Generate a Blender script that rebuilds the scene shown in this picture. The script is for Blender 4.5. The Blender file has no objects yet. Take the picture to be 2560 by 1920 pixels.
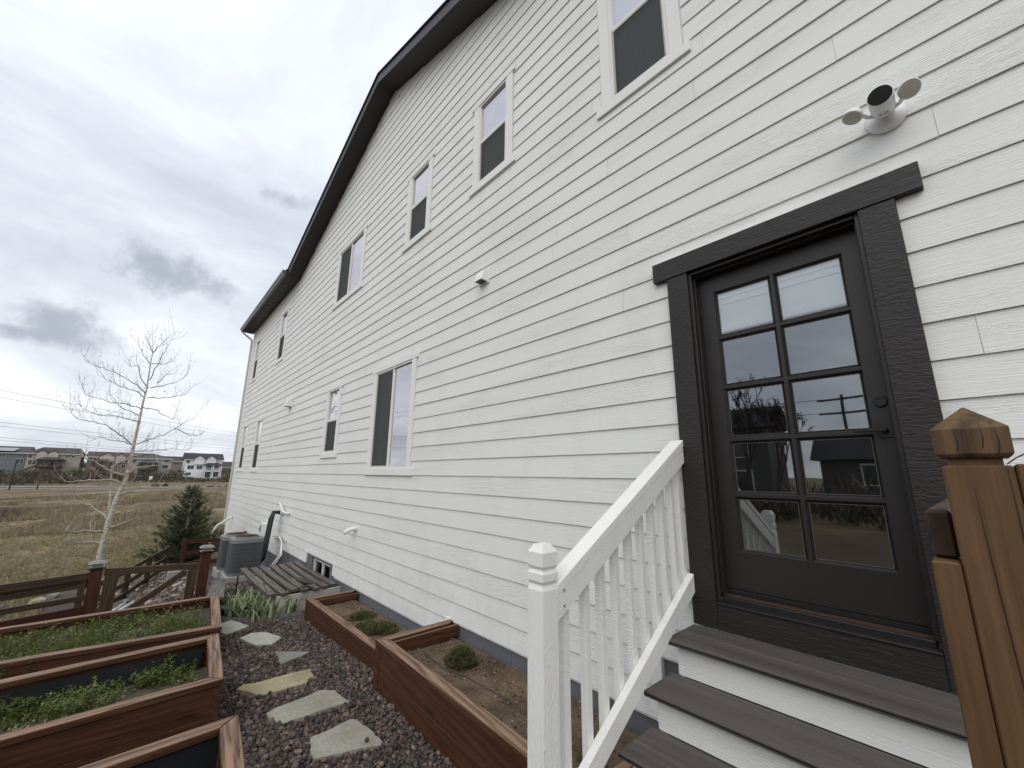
import bpy, bmesh, math, random
import numpy as np
from mathutils import Vector, Matrix, Euler, noise as mnoise
rad = math.radians
random.seed(7)
rng = np.random.default_rng(7)
SC = bpy.context.scene

# ---------------------------------------------------------------- camera
# origin: the wall's outer face is y = 0, x runs along the wall, z = 0 is eye level
a, b, c = 0.842074524, 0.21810801, 0.00923049658
fw = Vector((-math.sin(a) * math.cos(b), math.cos(a) * math.cos(b), math.sin(b)))
r0 = Vector((math.cos(a), math.sin(a), 0)); u0 = r0.cross(fw)
rt = r0 * math.cos(c) + u0 * math.sin(c); up = -r0 * math.sin(c) + u0 * math.cos(c)
cd = bpy.data.cameras.new('camera'); cam = bpy.data.objects.new('camera', cd); SC.collection.objects.link(cam)
cd.sensor_width = 36; cd.sensor_fit = 'HORIZONTAL'; cd.lens = 1021.79 / 2560 * 36
cd.clip_start = 0.02; cd.clip_end = 5000
cam.matrix_world = Matrix(((rt.x, up.x, -fw.x, 0), (rt.y, up.y, -fw.y, -2.58), (rt.z, up.z, -fw.z, 0), (0, 0, 0, 1)))
SC.camera = cam

# ---------------------------------------------------------------- world
SUN_EL, SUN_AZ = rad(48), rad(148)      # azimuth clockwise from +y
wd = bpy.data.worlds.new('World'); SC.world = wd; wd.use_nodes = True
nt = wd.node_tree; nt.nodes.clear()
def wn(t, **k):
    n = nt.nodes.new(t)
    for q, v in k.items(): setattr(n, q, v)
    return n
def wl(a_, b_): nt.links.new(a_, b_)
def wmath(op, x, y=None):
    n = wn('ShaderNodeMath', operation=op)
    for i, v in enumerate((x, y)):
        if v is None: continue
        if isinstance(v, (int, float)): n.inputs[i].default_value = v
        else: wl(v, n.inputs[i])
    return n.outputs[0]
tc = wn('ShaderNodeTexCoord'); sx = wn('ShaderNodeSeparateXYZ'); wl(tc.outputs['Generated'], sx.inputs[0])
zc = wmath('MAXIMUM', sx.outputs[2], 0.0); den = wmath('ADD', zc, 0.30)
cx = wn('ShaderNodeCombineXYZ'); wl(wmath('DIVIDE', sx.outputs[0], den), cx.inputs[0]); wl(wmath('DIVIDE', sx.outputs[1], den), cx.inputs[1])
wl(wmath('MULTIPLY', zc, 1.5), cx.inputs[2])
n1 = wn('ShaderNodeTexNoise'); n1.inputs['Scale'].default_value = 1.05; n1.inputs['Detail'].default_value = 9; n1.inputs['Roughness'].default_value = 0.58; n1.inputs['Distortion'].default_value = 0.35
wl(cx.outputs[0], n1.inputs['Vector'])
rp = wn('ShaderNodeValToRGB'); wl(n1.outputs[0], rp.inputs[0])
el = rp.color_ramp.elements
el[0].position = 0.33; el[0].color = (0.40, 0.43, 0.485, 1)
el[1].position = 0.68; el[1].color = (0.80, 0.81, 0.82, 1)
e = el.new(0.45); e.color = (0.50, 0.53, 0.58, 1)
e = el.new(0.55); e.color = (0.62, 0.645, 0.685, 1)
# small dark fair-weather scraps low over the field
n2 = wn('ShaderNodeTexNoise'); n2.inputs['Scale'].default_value = 13; n2.inputs['Detail'].default_value = 6; n2.inputs['Roughness'].default_value = 0.6
wl(tc.outputs['Generated'], n2.inputs['Vector'])
def blob(px, py, wx, wz, amt, col):
    x = (px - 1280) / 1021.79; y = (py - 960) / 1021.79
    return (fw + x * rt - y * up).normalized(), wx, wz, amt
CLOUDS = [((-0.9361, -0.0069, 0.3517), 0.115, 0.055), ((-0.9597, -0.1407, 0.2434), 0.15, 0.05), ((-0.9634, -0.1652, 0.2111), 0.11, 0.022), ((-0.8354, 0.142, 0.531), 0.05, 0.02)]
mask = None
for d, wx, wz in CLOUDS:
    d = Vector(d).normalized()
    vs = wn('ShaderNodeVectorMath', operation='SUBTRACT'); wl(tc.outputs['Generated'], vs.inputs[0]); vs.inputs[1].default_value = d
    vm = wn('ShaderNodeVectorMath', operation='MULTIPLY'); wl(vs.outputs[0], vm.inputs[0]); vm.inputs[1].default_value = (1 / wx, 1 / wx, 1 / wz)
    ln = wn('ShaderNodeVectorMath', operation='LENGTH'); wl(vm.outputs[0], ln.inputs[0])
    t = wmath('ADD', ln.outputs['Value'], wmath('MULTIPLY', n2.outputs[0], 3.4))
    mr = wn('ShaderNodeMapRange', interpolation_type='SMOOTHSTEP'); wl(t, mr.inputs[0])
    mr.inputs[1].default_value = 2.75; mr.inputs[2].default_value = 1.7; mr.inputs[3].default_value = 0; mr.inputs[4].default_value = 0.8
    mask = mr.outputs[0] if mask is None else wmath('MAXIMUM', mask, mr.outputs[0])
mx = wn('ShaderNodeMix', data_type='RGBA'); wl(mask, mx.inputs[0]); wl(rp.outputs[0], mx.inputs[6]); mx.inputs[7].default_value = (0.26, 0.285, 0.335, 1)
zen = wmath('MULTIPLY', wmath('ADD', wmath('MULTIPLY', zc, 0.30), 0.88), 9.5)
cl = wn('ShaderNodeVectorMath', operation='SCALE'); wl(mx.outputs[2], cl.inputs[0]); wl(zen, cl.inputs['Scale'])
sky = wn('ShaderNodeTexSky', sky_type='NISHITA'); sky.sun_disc = False; sky.sun_elevation = SUN_EL; sky.sun_rotation = SUN_AZ
m2 = wn('ShaderNodeMix', data_type='RGBA'); m2.inputs[0].default_value = 0.94; wl(sky.outputs[0], m2.inputs[6]); wl(cl.outputs[0], m2.inputs[7])
bg = wn('ShaderNodeBackground'); bg.inputs['Strength'].default_value = 0.1; wl(m2.outputs[2], bg.inputs[0])
wo = wn('ShaderNodeOutputWorld'); wl(bg.outputs[0], wo.inputs[0])

sd = bpy.data.lights.new('sun', 'SUN'); sun = bpy.data.objects.new('sun', sd); SC.collection.objects.link(sun)
sd.energy = 0.75; sd.angle = rad(54); sd.color = (1, 0.965, 0.91)
sdir = Vector((math.sin(SUN_AZ) * math.cos(SUN_EL), math.cos(SUN_AZ) * math.cos(SUN_EL), math.sin(SUN_EL)))
sun.rotation_euler = sdir.to_track_quat('Z', 'Y').to_euler(); sun.location = (8, -12, 14)
SC.view_settings.view_transform = 'Standard'; SC.view_settings.look = 'None'
SC.view_settings.exposure = 0.75; SC.view_settings.gamma = 1; SC.view_settings.use_curve_mapping = False

# ---------------------------------------------------------------- helpers
COL = SC.collection
WM = {}                                  # object name -> world matrix

def link(o, parent=None, M=None):
    COL.objects.link(o)
    M = M or Matrix()
    WM[o.name] = M
    if parent is not None:
        o.parent = parent; o.matrix_basis = WM[parent.name].inverted() @ M
    else: o.matrix_basis = M
    return o

def tag(o, label=None, cat=None, group=None, kind=None):
    if label: o['label'] = label
    if cat: o['category'] = cat
    if group: o['group'] = group
    if kind: o['kind'] = kind
    return o

def empty(name, loc=(0, 0, 0), label=None, cat=None, group=None):
    o = bpy.data.objects.new(name, None); o.empty_display_size = 0.1
    link(o, None, Matrix.Translation(loc)); return tag(o, label, cat, group)

class MB:
    def __init__(s): s.v = []; s.f = []; s.m = []
    def box(s, x0, x1, y0, y1, z0, z1, m=0):
        n = len(s.v)
        s.v += [(x0, y0, z0), (x1, y0, z0), (x1, y1, z0), (x0, y1, z0), (x0, y0, z1), (x1, y0, z1), (x1, y1, z1), (x0, y1, z1)]
        for q in ((0, 3, 2, 1), (4, 5, 6, 7), (0, 1, 5, 4), (1, 2, 6, 5), (2, 3, 7, 6), (3, 0, 4, 7)):
            s.f.append(tuple(n + i for i in q)); s.m.append(m)
        return s
    def quad(s, *p, m=0):
        n = len(s.v); s.v += [tuple(q) for q in p]; s.f.append(tuple(range(n, n + len(p)))); s.m.append(m); return s
    def hexa(s, p8, m=0):               # 8 corners: bottom loop then top loop
        n = len(s.v); s.v += [tuple(q) for q in p8]
        for q in ((0, 3, 2, 1), (4, 5, 6, 7), (0, 1, 5, 4), (1, 2, 6, 5), (2, 3, 7, 6), (3, 0, 4, 7)):
            s.f.append(tuple(n + i for i in q)); s.m.append(m)
        return s
    def prism(s, poly, h0, h1, axis='z', m=0):
        n = len(s.v); k = len(poly)
        def P(p, h):
            return (p[0], p[1], h) if axis == 'z' else ((p[0], h, p[1]) if axis == 'y' else (h, p[0], p[1]))
        s.v += [P(p, h0) for p in poly] + [P(p, h1) for p in poly]
        s.f.append(tuple(range(n, n + k))[::-1]); s.m.append(m); s.f.append(tuple(range(n + k, n + 2 * k))); s.m.append(m)
        for i in range(k):
            j = (i + 1) % k; s.f.append((n + i, n + j, n + k + j, n + k + i)); s.m.append(m)
        return s
    def tube(s, pts, rs, n=6, cap=True, m=0):
        pts = [Vector(p) for p in pts]
        if isinstance(rs, (int, float)): rs = [rs] * len(pts)
        b0 = len(s.v); t0 = (pts[1] - pts[0]).normalized()
        x = t0.orthogonal().normalized()
        for i, p in enumerate(pts):
            t = (pts[min(i + 1, len(pts) - 1)] - pts[max(i - 1, 0)]).normalized()
            x = (x - t * x.dot(t)).normalized(); y = t.cross(x)
            for k in range(n):
                an = 2 * math.pi * k / n; q = p + (x * math.cos(an) + y * math.sin(an)) * rs[i]; s.v.append(q[:])
        for i in range(len(pts) - 1):
            for k in range(n):
                k2 = (k + 1) % n; s.f.append((b0 + i * n + k, b0 + i * n + k2, b0 + (i + 1) * n + k2, b0 + (i + 1) * n + k)); s.m.append(m)
        if cap:
            s.f.append(tuple(b0 + k for k in range(n))[::-1]); s.m.append(m)
            e_ = b0 + (len(pts) - 1) * n; s.f.append(tuple(e_ + k for k in range(n))); s.m.append(m)
        return s
    def lathe(s, prof, n=20, M=None, m=0):
        M = M or Matrix(); b0 = len(s.v)
        for r, h in prof:
            for k in range(n):
                an = 2 * math.pi * k / n; s.v.append((M @ Vector((r * math.cos(an), r * math.sin(an), h)))[:])
        for i in range(len(prof) - 1):
            for k in range(n):
                k2 = (k + 1) % n; s.f.append((b0 + i * n + k, b0 + i * n + k2, b0 + (i + 1) * n + k2, b0 + (i + 1) * n + k)); s.m.append(m)
        s.f.append(tuple(b0 + k for k in range(n))[::-1]); s.m.append(m)
        e_ = b0 + (len(prof) - 1) * n; s.f.append(tuple(e_ + k for k in range(n))); s.m.append(m)
        return s
    def build(s, name, mat, parent=None, M=None, smooth=False, bevel=0, col=None, recalc=True):
        me = bpy.data.meshes.new(name); me.from_pydata(s.v, [], s.f)
        mats = mat if isinstance(mat, (list, tuple)) else [mat]
        for q in mats: me.materials.append(q)
        if len(mats) > 1: me.polygons.foreach_set('material_index', s.m)
        bm = bmesh.new(); bm.from_mesh(me); 
        if recalc and not (len(s.f) == 1): bmesh.ops.recalc_face_normals(bm, faces=bm.faces)
        if bevel: bmesh.ops.bevel(bm, geom=[e for e in bm.edges if e.is_manifold and e.calc_face_angle(0) > 0.5], offset=bevel, segments=1, affect='EDGES', clamp_overlap=True)
        bm.to_mesh(me); bm.free()
        if smooth: me.polygons.foreach_set('use_smooth', [True] * len(me.polygons))
        if col is not None:
            at = me.color_attributes.new('Col', 'FLOAT_COLOR', 'POINT'); at.data.foreach_set('color', np.asarray(col, dtype=np.float32).ravel())
        me.update()
        o = bpy.data.objects.new(name, me); return link(o, parent, M)

def raw(name, v, f, mat, parent=None, col=None, smooth=False):
    me = bpy.data.meshes.new(name)
    v = np.asarray(v, dtype=np.float32); f = np.asarray(f, dtype=np.int32); k = f.shape[1]
    me.vertices.add(len(v)); me.vertices.foreach_set('co', v.ravel())
    me.loops.add(f.size); me.loops.foreach_set('vertex_index', f.ravel())
    me.polygons.add(len(f)); me.polygons.foreach_set('loop_start', np.arange(0, f.size, k, dtype=np.int32))
    me.update(calc_edges=True); me.validate()
    if smooth: me.polygons.foreach_set('use_smooth', [True] * len(me.polygons))
    if col is not None:
        at = me.color_attributes.new('Col', 'FLOAT_COLOR', 'POINT'); at.data.foreach_set('color', np.asarray(col, dtype=np.float32).ravel())
    me.materials.append(mat)
    o = bpy.data.objects.new(name, me); return link(o, parent)

def beam(name, p0, p1, w, h, mat, parent=None, bevel=0.003, upv=(0, 0, 1), bow=0):
    """board from p0 to p1 (centre line); w across, h along upv; local X is the grain"""
    p0, p1 = Vector(p0), Vector(p1); L = (p1 - p0).length; x = (p1 - p0).normalized(); u = Vector(upv)
    y = u.cross(x).normalized(); z = x.cross(y)
    M = Matrix.Translation((p0 + p1) / 2) @ Matrix((x, y, z)).transposed().to_4x4()
    mb = MB()
    if bow:
        n = 8
        for i in range(n):
            xa, xb = -L / 2 + L * i / n, -L / 2 + L * (i + 1) / n
            za, zb = [bow * (1 - (2 * t / L) ** 2) for t in (xa, xb)]
            mb.hexa([(xa, -w / 2, -h / 2 + za), (xb, -w / 2, -h / 2 + zb), (xb, w / 2, -h / 2 + zb), (xa, w / 2, -h / 2 + za), (xa, -w / 2, h / 2 + za), (xb, -w / 2, h / 2 + zb), (xb, w / 2, h / 2 + zb), (xa, w / 2, h / 2 + za)])
    else: mb.box(-L / 2, L / 2, -w / 2, w / 2, -h / 2, h / 2)
    return mb.build(name, mat, parent, M, bevel=0 if bow else bevel)

# ---------------------------------------------------------------- materials
MT = {}
class NT:
    def __init__(s, name):
        m = bpy.data.materials.new(name); m.use_nodes = True; s.m = m; s.t = m.node_tree; s.n = s.t.nodes
        s.b = s.n['Principled BSDF']; s.out = s.n['Material Output']; MT[name] = m
    def new(s, t, **k):
        n = s.n.new(t)
        for q, v in k.items(): setattr(n, q, v)
        return n
    def ln(s, x, y): s.t.links.new(x, y)
    def coords(s, scale=(1, 1, 1), kind='Object', rnd=True):
        tc_ = s.new('ShaderNodeTexCoord')
        if kind == 'World':
            g = s.new('ShaderNodeNewGeometry'); src = g.outputs['Position']
        else: src = tc_.outputs[kind]
        if rnd and kind == 'Object':
            oi = s.new('ShaderNodeObjectInfo'); ml = s.new('ShaderNodeVectorMath', operation='SCALE'); ml.inputs[0].default_value = (37, 19, 53)
            s.ln(oi.outputs['Random'], ml.inputs['Scale']); ad = s.new('ShaderNodeVectorMath', operation='ADD'); s.ln(src, ad.inputs[0]); s.ln(ml.outputs[0], ad.inputs[1]); src = ad.outputs[0]
        mp = s.new('ShaderNodeMapping'); mp.inputs['Scale'].default_value = scale; s.ln(src, mp.inputs[0]); return mp.outputs[0]
    def noise(s, vec, scale=1, detail=4, rough=0.55, dist=0):
        n = s.new('ShaderNodeTexNoise'); n.inputs['Scale'].default_value = scale; n.inputs['Detail'].default_value = detail
        n.inputs['Roughness'].default_value = rough; n.inputs['Distortion'].default_value = dist; s.ln(vec, n.inputs['Vector']); return n.outputs[0]
    def wave(s, vec, scale, dist, detail=2, ds=1, direction='Z'):
        n = s.new('ShaderNodeTexWave', wave_type='BANDS', bands_direction=direction); n.inputs['Scale'].default_value = scale; n.inputs['Distortion'].default_value = dist
        n.inputs['Detail'].default_value = detail; n.inputs['Detail Scale'].default_value = ds; s.ln(vec, n.inputs['Vector']); return n.outputs['Fac']
    def ramp(s, fac, stops):
        r = s.new('ShaderNodeValToRGB'); s.ln(fac, r.inputs[0]); e_ = r.color_ramp.elements
        for i, (p, c_) in enumerate(stops):
            q = e_[i] if i < 2 else e_.new(p)
            q.position = p; q.color = (c_, c_, c_, 1) if isinstance(c_, (int, float)) else (*c_, 1)
        return r.outputs[0]
    def mix(s, fac, x, y, blend='MIX'):
        n = s.new('ShaderNodeMix', data_type='RGBA', blend_type=blend)
        for i, v in ((0, fac), (6, x), (7, y)):
            if hasattr(v, 'is_linked'): s.ln(v, n.inputs[i])
            elif i == 0: n.inputs[0].default_value = v
            else: n.inputs[i].default_value = (*v, 1) if len(v) == 3 else v
        return n.outputs[2]
    def math(s, op, x, y):
        n = s.new('ShaderNodeMath', operation=op)
        for i, v in enumerate((x, y)):
            if hasattr(v, 'is_linked'): s.ln(v, n.inputs[i])
            else: n.inputs[i].default_value = v
        return n.outputs[0]
    def bump(s, h, strength=0.3, dist=0.01, prev=None):
        n = s.new('ShaderNodeBump'); n.inputs['Strength'].default_value = strength; n.inputs['Distance'].default_value = dist
        s.ln(h, n.inputs['Height'])
        if prev is not None: s.ln(prev, n.inputs['Normal'])
        s.ln(n.outputs[0], s.b.inputs['Normal']); return n.outputs[0]
    def col(s, v):
        if hasattr(v, 'is_linked'): s.ln(v, s.b.inputs['Base Color'])
        else: s.b.inputs['Base Color'].default_value = (*v, 1)
    def set(s, rough=0.6, metal=0, spec=None):
        s.b.inputs['Roughness'].default_value = rough; s.b.inputs['Metallic'].default_value = metal
        if spec is not None: s.b.inputs['Specular IOR Level'].default_value = spec
        return s

def plain(name, col, rough=0.6, metal=0, var=0.12, scale=6, bump=0.0, bscale=60, spec=None, kind='Object'):
    n = NT(name); n.set(rough, metal, spec); v = n.coords(kind=kind)
    f = n.noise(v, scale, 5, 0.6)
    n.col(n.mix(f, tuple(q * (1 - var) for q in col), tuple(min(1, q * (1 + var)) for q in col)))
    if bump: n.bump(n.noise(v, bscale, 4, 0.65), bump, 0.01)
    return n.m

def siding(name, col, grain=1.0, rough=0.55, axis='X', spec=0.35, dirt=False):
    n = NT(name); n.set(rough, 0, spec)
    sc = {'X': (1, 6, 6), 'Z': (6, 6, 1)}[axis]
    fine = {'X': (5, 60, 150), 'Z': (150, 60, 5)}[axis]
    v = n.coords(sc); vf = n.coords(fine)
    wv = n.wave(n.coords({'X': (0.30, 1, 1.6), 'Z': (1.6, 1, 0.30)}[axis]), 17, 17, 3, 1.6, 'Z' if axis == 'X' else 'X')
    wv = n.math('POWER', wv, 2.5)
    msk = n.ramp(n.noise(n.coords({'X': (0.7, 3, 4), 'Z': (4, 3, 0.7)}[axis]), 1.0, 2), [(0.52, 0.05), (0.62, 1.0)])
    fn = n.noise(vf, 1, 3, 0.6)
    h = n.math('ADD', n.math('MULTIPLY', n.math('MULTIPLY', wv, msk), 0.75), n.math('MULTIPLY', fn, 1.2))
    n.bump(h, 0.62 * grain, 0.0030)
    d = n.noise(n.coords((0.8, 2, 2), 'World'), 1.2, 5, 0.6)
    cc = n.mix(d, tuple(q * 0.93 for q in col), tuple(min(1, q * 1.04) for q in col))
    oi = n.new('ShaderNodeObjectInfo')
    cc = n.mix(n.math('MULTIPLY', oi.outputs['Random'], 0.10), cc, tuple(q * 0.86 for q in col))
    if dirt:                               # rain splash and run marks low on the wall
        g = n.new('ShaderNodeNewGeometry'); sp = n.new('ShaderNodeSeparateXYZ'); n.ln(g.outputs['Position'], sp.inputs[0])
        mr_ = n.new('ShaderNodeMapRange'); n.ln(sp.outputs[2], mr_.inputs[0]); mr_.inputs[1].default_value = -0.7; mr_.inputs[2].default_value = -1.6
        st_ = n.ramp(n.noise(n.coords((9, 1, 2.2), 'World'), 1.0, 5, 0.7), [(0.46, 0.0), (0.70, 0.26)])
        cc = n.mix(n.math('MULTIPLY', mr_.outputs[0], st_), cc, (0.42, 0.38, 0.31))
        cc = n.mix(n.ramp(n.noise(n.coords((1.1, 1, 0.35), 'World'), 1.6, 6, 0.7), [(0.52, 0.0), (0.72, 0.16)]), cc, (0.5, 0.49, 0.45))
    n.col(cc); return n.m

def wood(name, dark, light, worn=None, ring=9.0, rough=0.62, bump=0.35, cracks=True):
    n = NT(name); n.set(rough, 0, 0.3)
    wv = n.wave(n.coords((0.055, 1, 0.9)), ring * 1.5, 10, 4, 1.1, 'DIAGONAL')
    fine = n.noise(n.coords((3, 90, 90)), 1, 4, 0.6)
    blot = n.noise(n.coords((1.3, 6, 6)), 1, 5, 0.6)
    f = n.math('ADD', n.math('MULTIPLY', wv, 0.26), n.math('MULTIPLY', fine, 0.74))
    cc = n.mix(n.ramp(f, [(0.25, 0), (0.75, 1)]), dark, light)
    cc = n.mix(n.ramp(blot, [(0.35, 0.24), (0.62, 0.0)]), cc, tuple(q * 0.6 for q in dark))
    vo = n.new('ShaderNodeTexVoronoi'); n.ln(n.coords((1.6, 9, 9)), vo.inputs['Vector']); vo.inputs['Scale'].default_value = 1
    cc = n.mix(n.ramp(vo.outputs['Distance'], [(0.06, 0.85), (0.15, 0.0)]), cc, tuple(q * 0.35 for q in dark))
    if worn:                               # faces that look up are bleached by weather
        g = n.new('ShaderNodeNewGeometry'); sp = n.new('ShaderNodeSeparateXYZ'); n.ln(g.outputs['True Normal'], sp.inputs[0])
        k = n.math('MULTIPLY', n.ramp(sp.outputs[2], [(0.7, 0), (0.95, 1)]), n.ramp(n.noise(n.coords((1.5, 20, 20)), 1, 4), [(0.3, 0.45), (0.6, 1.0)]))
        cc = n.mix(k, cc, n.mix(n.ramp(f, [(0.34, 0), (0.56, 1)]), tuple(q * 0.36 for q in worn), worn))
    if cracks:
        cr = n.noise(n.coords((0.9, 34, 34)), 1, 2, 0.5, 0.4)
        ck = n.ramp(cr, [(0.485, 0), (0.5, 1), (0.515, 0)]); ck2 = n.math('MULTIPLY', ck, n.ramp(blot, [(0.5, 0), (0.56, 1)]))
        cc = n.mix(n.math('MULTIPLY', ck2, 0.8), cc, tuple(q * 0.15 for q in dark))
    n.col(cc); n.bump(f, bump, 0.003); return n.m

WHITE = siding('white_siding_paint', (0.79, 0.792, 0.757), dirt=True)
TRIMW = siding('white_trim_paint', (0.82, 0.815, 0.785), 0.35)
RAILW = siding('white_rail_paint', (0.82, 0.812, 0.775), 0.8, 0.45)
def rough_paint(name, sc):
    n = NT(name); n.set(0.42, 0, 0.4); n.col(n.mix(n.noise(n.coords((3, 3, 3)), 1, 4), (0.019, 0.0155, 0.0138), (0.028, 0.0235, 0.0210)))
    h = n.math('ADD', n.noise(n.coords(sc), 1, 3, 0.6, 0.6), n.math('MULTIPLY', n.noise(n.coords((9, 9, 9)), 1, 2), 0.5)); n.bump(h, 0.9, 0.004); return n.m
DARKT = rough_paint('charcoal_trim_paint', (9, 60, 75)); DARKV = rough_paint('charcoal_trim_paint_upright', (22, 60, 85))
DOORP = plain('charcoal_door_paint', (0.0195, 0.0157, 0.0140), 0.40, 0, 0.08, 3, 0.05, 18)
SLEEV = plain('black_weather_seal', (0.012, 0.012, 0.013), 0.4)
VINYL = plain('white_vinyl_frame', (0.76, 0.745, 0.70), 0.35, var=0.03)
ALMOND = plain('almond_screen_frame', (0.42, 0.40, 0.34), 0.45, var=0.05)
FOUND = plain('grey_painted_foundation', (0.135, 0.140, 0.150), 0.85, 0, 0.2, 3, 0.3, 40, kind='World')
FASC = plain('dark_fascia', (0.018, 0.016, 0.016), 0.5)
SOFF = plain('dark_soffit', (0.028, 0.024, 0.023), 0.6)
GUTT = plain('dark_gutter', (0.075, 0.073, 0.068), 0.35)
SHING = plain('dark_shingle', (0.03, 0.029, 0.029), 0.9, 0, 0.4, 4, 0.5, 30, kind='World')
CEDAR = wood('red_stained_wood', (0.042, 0.0165, 0.008), (0.115, 0.047, 0.021), (0.30, 0.190, 0.125), 9)
CEDARN = wood('fresh_red_stained_wood', (0.040, 0.015, 0.0075), (0.100, 0.038, 0.017), None, 8)
CEDARD = wood('dark_red_stained_wood', (0.036, 0.012, 0.007), (0.075, 0.024, 0.013), None, 8)
OLDW = wood('old_brown_wood', (0.034, 0.021, 0.013), (0.085, 0.054, 0.032), (0.15, 0.115, 0.085), 8)
OLDG = wood('grey_weathered_wood', (0.055, 0.046, 0.038), (0.125, 0.106, 0.088), (0.175, 0.150, 0.128), 8)
NEWW = wood('oiled_yellow_wood', (0.095, 0.050, 0.021), (0.190, 0.110, 0.051), None, 3, 0.5, 0.2, False)
NEWD = wood('dark_stained_rail_wood', (0.022, 0.012, 0.008), (0.05, 0.025, 0.014), (0.13, 0.09, 0.06), 6, 0.5, 0.2)
PVC = plain('white_pvc', (0.78, 0.78, 0.76), 0.35, var=0.05)
RUBB = plain('black_foam_tube', (0.012, 0.013, 0.015), 0.6)
CONC = plain('pale_concrete', (0.30, 0.30, 0.285), 0.9, 0, 0.2, 6, 0.6, 50)
BOXW = plain('pale_well_box', (0.40, 0.385, 0.35), 0.8, 0, 0.25, 4, 0.2, 30)
ACM = plain('grey_condenser_metal', (0.15, 0.155, 0.16), 0.45, 0.2, 0.12)
ACL = plain('light_condenser_rim', (0.20, 0.205, 0.21), 0.45, 0.1)
ACR = plain('rusty_fan_guard', (0.075, 0.036, 0.028), 0.7)
BLKM = plain('black_metal', (0.010, 0.010, 0.011), 0.35)
PLAS = plain('white_plastic', (0.80, 0.80, 0.79), 0.32, var=0.03)
LENS = plain('cream_light_lens', (0.50, 0.475, 0.41), 0.25, var=0.03)
EDGE = plain('grey_metal_edging', (0.22, 0.215, 0.20), 0.5, 0.3)
ROCKL = plain('dark_lamp_rock', (0.055, 0.050, 0.050), 0.8, 0, 0.3, 20, 0.5, 60)
PAVER = plain('brown_paver', (0.16, 0.085, 0.055), 0.85, 0, 0.2, 20, 0.4, 90)
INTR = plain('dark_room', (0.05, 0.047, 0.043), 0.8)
SEALG = plain('grey_glazing_seal', (0.09, 0.088, 0.08), 0.5)
BLIND = plain('white_blind', (0.88, 0.89, 0.89), 0.6, var=0.03)
BLACKL = plain('black_liner_and_pit_shade', (0.012, 0.013, 0.016), 0.5, 0, 0.4, 8, 0.4, 12)
COMPO = NT('brown_composite_decking'); COMPO.set(0.6, 0, 0.25)
_f = COMPO.noise(COMPO.coords((0.6, 22, 22)), 1, 4, 0.6); _g = COMPO.noise(COMPO.coords((4, 160, 160)), 1, 3)
COMPO.col(COMPO.mix(COMPO.ramp(_f, [(0.3, 0), (0.7, 1)]), (0.070, 0.059, 0.053), (0.122, 0.106, 0.096))); COMPO.bump(_g, 0.25, 0.002); COMPO = COMPO.m
FLAG = NT('pale_flagstone'); FLAG.set(0.85)
_v = FLAG.coords(); _f = FLAG.noise(_v, 5, 6, 0.65); _o = FLAG.new('ShaderNodeObjectInfo')
_c = FLAG.mix(_f, (0.29, 0.275, 0.225), (0.45, 0.435, 0.37)); _c = FLAG.mix(FLAG.ramp(FLAG.noise(_v, 60, 4, 0.7), [(0.4, 0), (0.7, 0.5)]), _c, (0.16, 0.15, 0.13))
_c = FLAG.mix(FLAG.ramp(FLAG.noise(_v, 2.6, 5, 0.65), [(0.42, 0.0), (0.66, 0.6)]), _c, (0.19, 0.165, 0.125))
FLAG.col(_c); FLAG.bump(FLAG.math('ADD', FLAG.noise(_v, 22, 7, 0.7), FLAG.math('MULTIPLY', FLAG.wave(FLAG.coords((1, 1, 1)), 3.5, 6, 3, 1.5, 'X'), 0.6)), 0.9, 0.010); FLAG = FLAG.m
def stone_tint(name, tint):
    m = FLAG.copy(); m.name = name; t = m.node_tree; bs = t.nodes['Principled BSDF']; lk = bs.inputs['Base Color'].links[0].from_socket
    x = t.nodes.new('ShaderNodeMix'); x.data_type = 'RGBA'; x.blend_type = 'MULTIPLY'; x.inputs[0].default_value = 1; t.links.new(lk, x.inputs[6]); x.inputs[7].default_value = (*tint, 1); t.links.new(x.outputs[2], bs.inputs['Base Color']); return m
FLAGY = stone_tint('yellow_flagstone', (1.12, 1.0, 0.74)); FLAGG = stone_tint('grey_flagstone', (0.66, 0.70, 0.74)); FLAGW = stone_tint('white_flagstone', (1.2, 1.22, 1.28))
ROCKT = stone_tint('tan_rock', (0.95, 0.78, 0.58)); ROCKG = stone_tint('slate_rock', (0.42, 0.42, 0.44))

def attr_mat(name, rough=0.8, bump=0, bscale=50, spec=0.3, transl=0):
    n = NT(name); n.set(rough, 0, spec); at = n.new('ShaderNodeVertexColor', layer_name='Col'); n.col(at.outputs[0])
    if bump: n.bump(n.noise(n.coords(kind='World'), bscale, 4, 0.7), bump, 0.01)
    if transl:
        tr = n.new('ShaderNodeBsdfTranslucent'); n.ln(at.outputs[0], tr.inputs[0]); ms = n.new('ShaderNodeMixShader'); ms.inputs[0].default_value = transl
        n.ln(n.b.outputs[0], ms.inputs[1]); n.ln(tr.outputs[0], ms.inputs[2]); n.ln(ms.outputs[0], n.out.inputs[0])
    return n.m
GRAV = attr_mat('river_gravel', 0.75, 0.5, 120)
LEAF = attr_mat('leaf_green', 0.55, transl=0.25)
TWIG = attr_mat('dry_twigs', 0.9)

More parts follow.
